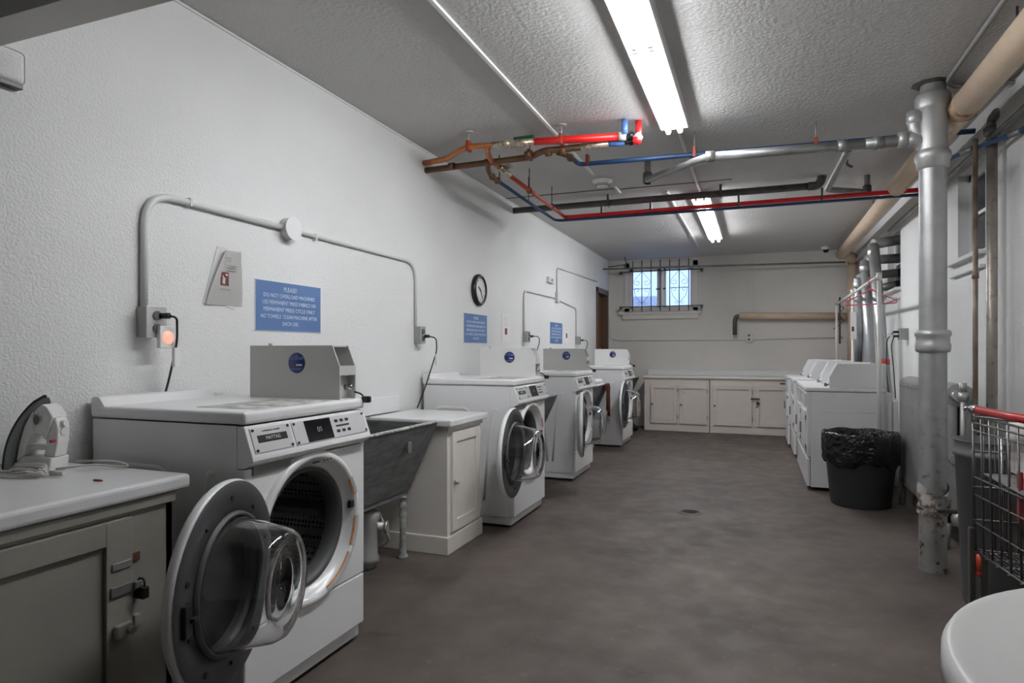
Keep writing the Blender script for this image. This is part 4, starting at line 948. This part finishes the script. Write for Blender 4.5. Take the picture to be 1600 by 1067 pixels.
t = empty('night_light', (XL+.066, 1.868, 1.252), 'peach glowing round night light plugged into the nearest outlet box', 'night light')
MB().box(0, .02, -.036, .036, -.042, .045, .003).build('plate', M['whitep'], t)
MB().lathe([(.0005, .027), (.02, .026), (.027, .020)], (0, 0, 0), 'x', 28).build('lens', M['peach'], t)
def plug_cord(y, z, pts, label, tagz=None):
    t = empty('power_cord', (XL+.068, y, z), label, 'cord')
    MB().cyl((0, 0, 0), (.032, .012, 0), .012, seg=10).build('plug', M['black'], t)
    MB().tube([(.028, .010, 0)]+pts, .0045, seg=8, bend=.04).build('cord', M['black'], t)
    if tagz: MB().box(pts[1][0]-.006, pts[1][0]+.010, pts[1][1]-.02, pts[1][1]+.006, tagz-.04, tagz+.035, .001).build('label', M['paper'], t)
plug_cord(1.85, 1.337, [(.045, .035, -.005), (.035, .045, -.10), (-.02, .055, -.25), (-.050, .062, -.31)], 'black power cord dropping from the nearest outlet box', -.16)
plug_cord(3.98, 1.302, [(.06, .06, -.01), (.05, .09, -.10), (.0, .03, -.33), (-.03, -.05, -.50)], 'black power cord with orange tag from the outlet above the first sink', -.16)
plug_cord(6.22, 1.35, [(.06, .10, 0), (.05, .16, -.06), (.0, .16, -.20)], 'black power cord at the outlet left of the third washer coin box')
plug_cord(8.25, 1.34, [(.06, .10, 0), (.05, .16, -.06), (.0, .16, -.20)], 'black power cord at the outlet farthest down the left wall')
wall_tube('conduit', [(6.19, 1.39), (6.19, 1.822), (7.30, 1.828)], .010, 'far conduit loop left of the upper junction fitting')
wall_tube('conduit', [(7.42, 1.815), (8.23, 1.765), (8.23, 1.38)], .010, 'far conduit dropping to the right from the upper junction fitting')
wall_tube('conduit', [(7.36, 1.86), (7.36, 2.20), (9.38, 2.235)], .009, 'thin conduit rising from the far junction fitting toward the brown doorway')
t = tag(MB().box(XL, XL+.035, 7.31, 7.41, 1.78, 1.90, .004).build('junction_fitting', M['wallc']), 'small square junction fitting where the three far conduits meet', 'junction box')
t = tag(MB().box(XL, XL+.03, 6.98, 7.19, 1.985, 2.05, .004).build('switch_box', M['wallc']), 'small white switch box high on the left wall above the far conduit loop', 'switch')
MB().box(XL+.03, XL+.036, 7.08, 7.10, 2.005, 2.03).build('toggle', M['black'], t)
t = empty('wall_box', (XL, 1.25, 2.11), 'small white box on the wall at the upper left, under the header beam', 'box')
MB().box(0, .02, 0, .135, -.045, .06, .015, 4).build('cover', M['wall'], t); MB().box(0, .03, -.1, .12, -.066, -.05, .002).build('lower_slot', M['black'], t)

# signs
def sign(y0, y1, z0, z1, lines, label, size=None):
    t = empty('laundry_sign', (XL, (y0+y1)/2, (z0+z1)/2), label, 'sign', 'blue laundry rule signs'); w_, h = y1-y0, z1-z0
    MB().box(0, .005, -w_/2, w_/2, -h/2, h/2, .001).build('board', M['signblue'], t)
    MB().box(.0, .0045, -w_/2-.002, w_/2+.002, -h/2-.002, h/2+.002).build('board_edge', M['white'], t)
    for i, l in enumerate(lines):
        s = h*(.150 if l == 'PLEASE!' else .130)*.86
        text(l, s, M['signtext'], t, face_px(.0055, .0, h/2-h*(.145+i*.142)), name='sign_line', xs=.90 if len(l) > 28 else .96)
    return t
LN = ['PLEASE!', 'DO NOT OVERLOAD MACHINES', 'USE PERMANENT PRESS FABRICS ON', 'PERMANENT PRESS CYCLE ONLY', 'NO TOWELS  CLEAN MACHINE AFTER', 'EACH USE']
sign(2.425, 2.915, 1.300, 1.545, LN, 'large blue sign with white rules lettering above the nearest washer coin box')
sign(4.76, 5.24, 1.268, 1.512, LN, 'blue rules sign directly under the round clock')
sign(7.10, 7.597, 1.285, 1.537, LN, 'blue rules sign farthest along the left wall, inside the conduit loop')
# papers
def paper(y0, y1, z0, z1, label, layered=False):
    t = empty('paper_notice', (XL, (y0+y1)/2, (z0+z1)/2), label, 'notice', 'white paper notices on the left wall'); w_, h = y1-y0, z1-z0
    if layered:
        mb = MB(); b = mb.bm; rows = []
        for i in range(9):
            f = i/8; z = -h/2+h*f; l = -w_/2+(.100*f**1.3 if f > 0 else 0); row = []
            for j in range(9):
                g_ = j/8; y = l+(w_/2-.004*f-l)*g_
                row.append(b.verts.new((.006+.016*(1-g_)**3*(.3+f)+.002*math.sin(f*5), y, z+.006*g_)))
            rows.append(row)
        for i in range(8):
            for j in range(8): b.faces.new((rows[i][j], rows[i][j+1], rows[i+1][j+1], rows[i+1][j]))
        bmesh.ops.solidify(b, geom=b.faces[:], thickness=.0008)
        mb.build('front_sheet', M['paper'], t)
        MB().prism([(-w_/2-.010, -h/2+.006), (-w_/2+.070, h/2+.012), (-w_/2+.115, h/2+.012), (w_/2-.03, -h/2-.002), (w_/2-.05, -h/2-.014), (w_/2-.10, -h/2)], 'x', .001, .003).build('back_sheet', mat('paper_grey', (.60, .60, .59), .8), t)
        X = .0125
        MB().box(X, X+.0008, -.030, .018, -.035, .025).build('picture', M['maroon'], t)
        MB().box(X+.001, X+.0016, -.018, -.012, -.028, .008).box(X+.001, X+.0016, -.010, -.004, -.028, -.004).box(X+.001, X+.0016, -.018, -.002, -.008, .0).sphere((X+.001, .006, .014), .007, .1, 1, .6).build('picture_figure', M['paper'], t)
        for z, a, b_ in ((.092, -.015, .035), (.080, -.02, .035), (.058, -.02, .07), (.048, -.02, .06), (.036, -.03, .065), (-.052, -.03, .03)):
            MB().box(X-.002, X+.0002, a, b_, z-.0015, z+.0015).build('printed_line', M['paperedge'], t)
    else:
        MB().box(.001, .004, -w_/2, w_/2, -h/2, h/2).build('sheet', M['paper'], t)
        MB().box(.004, .005, -.03, .03, -.06, .0).build('picture', M['maroon'], t)
        for z in (.10, .08, .05, .03): MB().box(.004, .0048, -.06, .06, z-.002, z+.002).build('printed_line', M['paperedge'], t)
    return t
paper(2.125, 2.34, 1.403, 1.655, 'curling white paper notice with small maroon picture, left of the nearest blue sign', True)
paper(5.60, 5.81, 1.28, 1.55, 'white paper notice on the wall between the middle blue sign and the far conduit loop')
paper(7.70, 7.88, 1.30, 1.54, 'white paper notice right beside the farthest blue sign')
# clock
t = empty('wall_clock', (XL, 5.045, 1.722), 'round black-rimmed wall clock on the left wall over a blue sign', 'clock')
MB().lathe([(.001, 0), (.135, 0), (.138, .02), (.128, .036), (.110, .040), (.104, .028)], (0, 0, 0), 'x', 48).build('rim', M['black'], t)
MB().lathe([(.0005, .026), (.105, .026)], (0, 0, 0), 'x', 48).build('dial', M['clockface'], t)
def hand(a, l, w_):
    return MB().box(.028, .030, -w_, w_, -.015, l, mtx=Matrix.Rotation(-a, 4, 'X')).build('clock_hand', M['black'], t)
hand(math.radians(300), .055, .004); hand(math.radians(150), .08, .003)
for k in range(12):
    a = k*PI/6; MB().box(.0265, .0275, -.003, .003, .080, .094, mtx=Matrix.Rotation(-a, 4, 'X')).build('hour_mark', M['darkgrey'], t)

# ------------------------------------------------------------------ back wall bits
t = empty('wall_conduit', (XL, YB, 1.37), 'thin grey conduit running across the back wall to a small outlet', 'conduit')
MB().tube([(.02, -.012, .35), (.03, -.012, .03), (.14, -.012, .0), (2.08, -.012, .0), (3.4, -.012, .02)], .010, seg=8, bend=.1).build('pipe', M['greyp3'] if 'greyp3' in M else M['wallc'], t)
t = empty('back_outlet', (-.115, YB, 1.40), 'small outlet box in the middle of the back wall conduit', 'outlet')
MB().box(-.05, .05, -.045, 0, -.065, .065, .005).build('box', M['wallc'], t)
MB().cyl((0, -.05, .03), (0, -.044, .03), .018, seg=12).cyl((0, -.05, -.03), (0, -.044, -.03), .018, seg=12).build('socket', M['darkgrey'], t)
t = empty('hanging_rod', (XL, 9.95, 2.475), 'long dark iron rod spanning the room just before the barred window', 'rod')
MB().cyl((-.0, -.1, 0), (3.40, .04, -.04), .014, seg=10).build('rod', M['greypipe'], t)
MB().tube([(.35, -.05, .0), (.35, -.05, .10), (.33, -.05, .18)], .008, seg=8).tube([(.05, .05, .05), (.35, -.05, .06)], .008, seg=8).build('rod_hook', M['iron'], t)
t = empty('security_camera', (.90, 9.95, ZC), 'white dome security camera on the ceiling near the far right corner', 'camera')
MB().lathe([(.001, 0), (.062, 0), (.060, -.03), (.045, -.045)], (0, 0, 0), 'z', 24).build('housing', M['whitep'], t)
MB().sphere((0, 0, -.045), .042).build('dome', M['black2'], t)
t = empty('smoke_detector', (-1.24, 5.40, ZC), 'white round vented smoke detector on the ceiling by the copper pipes', 'smoke detector')
MB().lathe([(.001, 0), (.085, 0), (.085, -.012), (.065, -.022), (.06, -.045), (.045, -.058), (.001, -.060)], (0, 0, 0), 'z', 32).build('housing', M['whitep'], t)
for k in range(4): MB().lathe([(.050, -.0), (.063, -.0), (.063, .003), (.050, .003)], (0, 0, -.030-.007*k), 'z', 24, close=True).build('vent_ring', M['midgrey'], t)
t = empty('floor_drain', (-.467, 4.92, 0), 'round iron floor drain cover set in the concrete floor', 'drain')
MB().lathe([(.001, .002), (.06, .002), (.06, .004), (.085, .004), (.088, 0)], (0, 0, 0), 'z', 32).build('cover', M['drain'] if 'drain' in M else M['iron'], t)
m2 = MB()
for k in range(5): m2.box(-.045, .045, -.04+k*.02-.003, -.04+k*.02+.003, .003, .0048)
m2.build('grate_slots', M['black'], t)
tag(MB().tube([(-1.75, 9.35, .02), (-1.72, 9.45, .25), (-1.78, 9.58, .12), (-1.70, 9.66, .02)], .045, seg=12, bend=.1).build('black_hose', M['black']), 'black hose bundle on the floor between the last washer and back cabinet', 'hose')  # black tube added in place of the dark shadow at the far sink
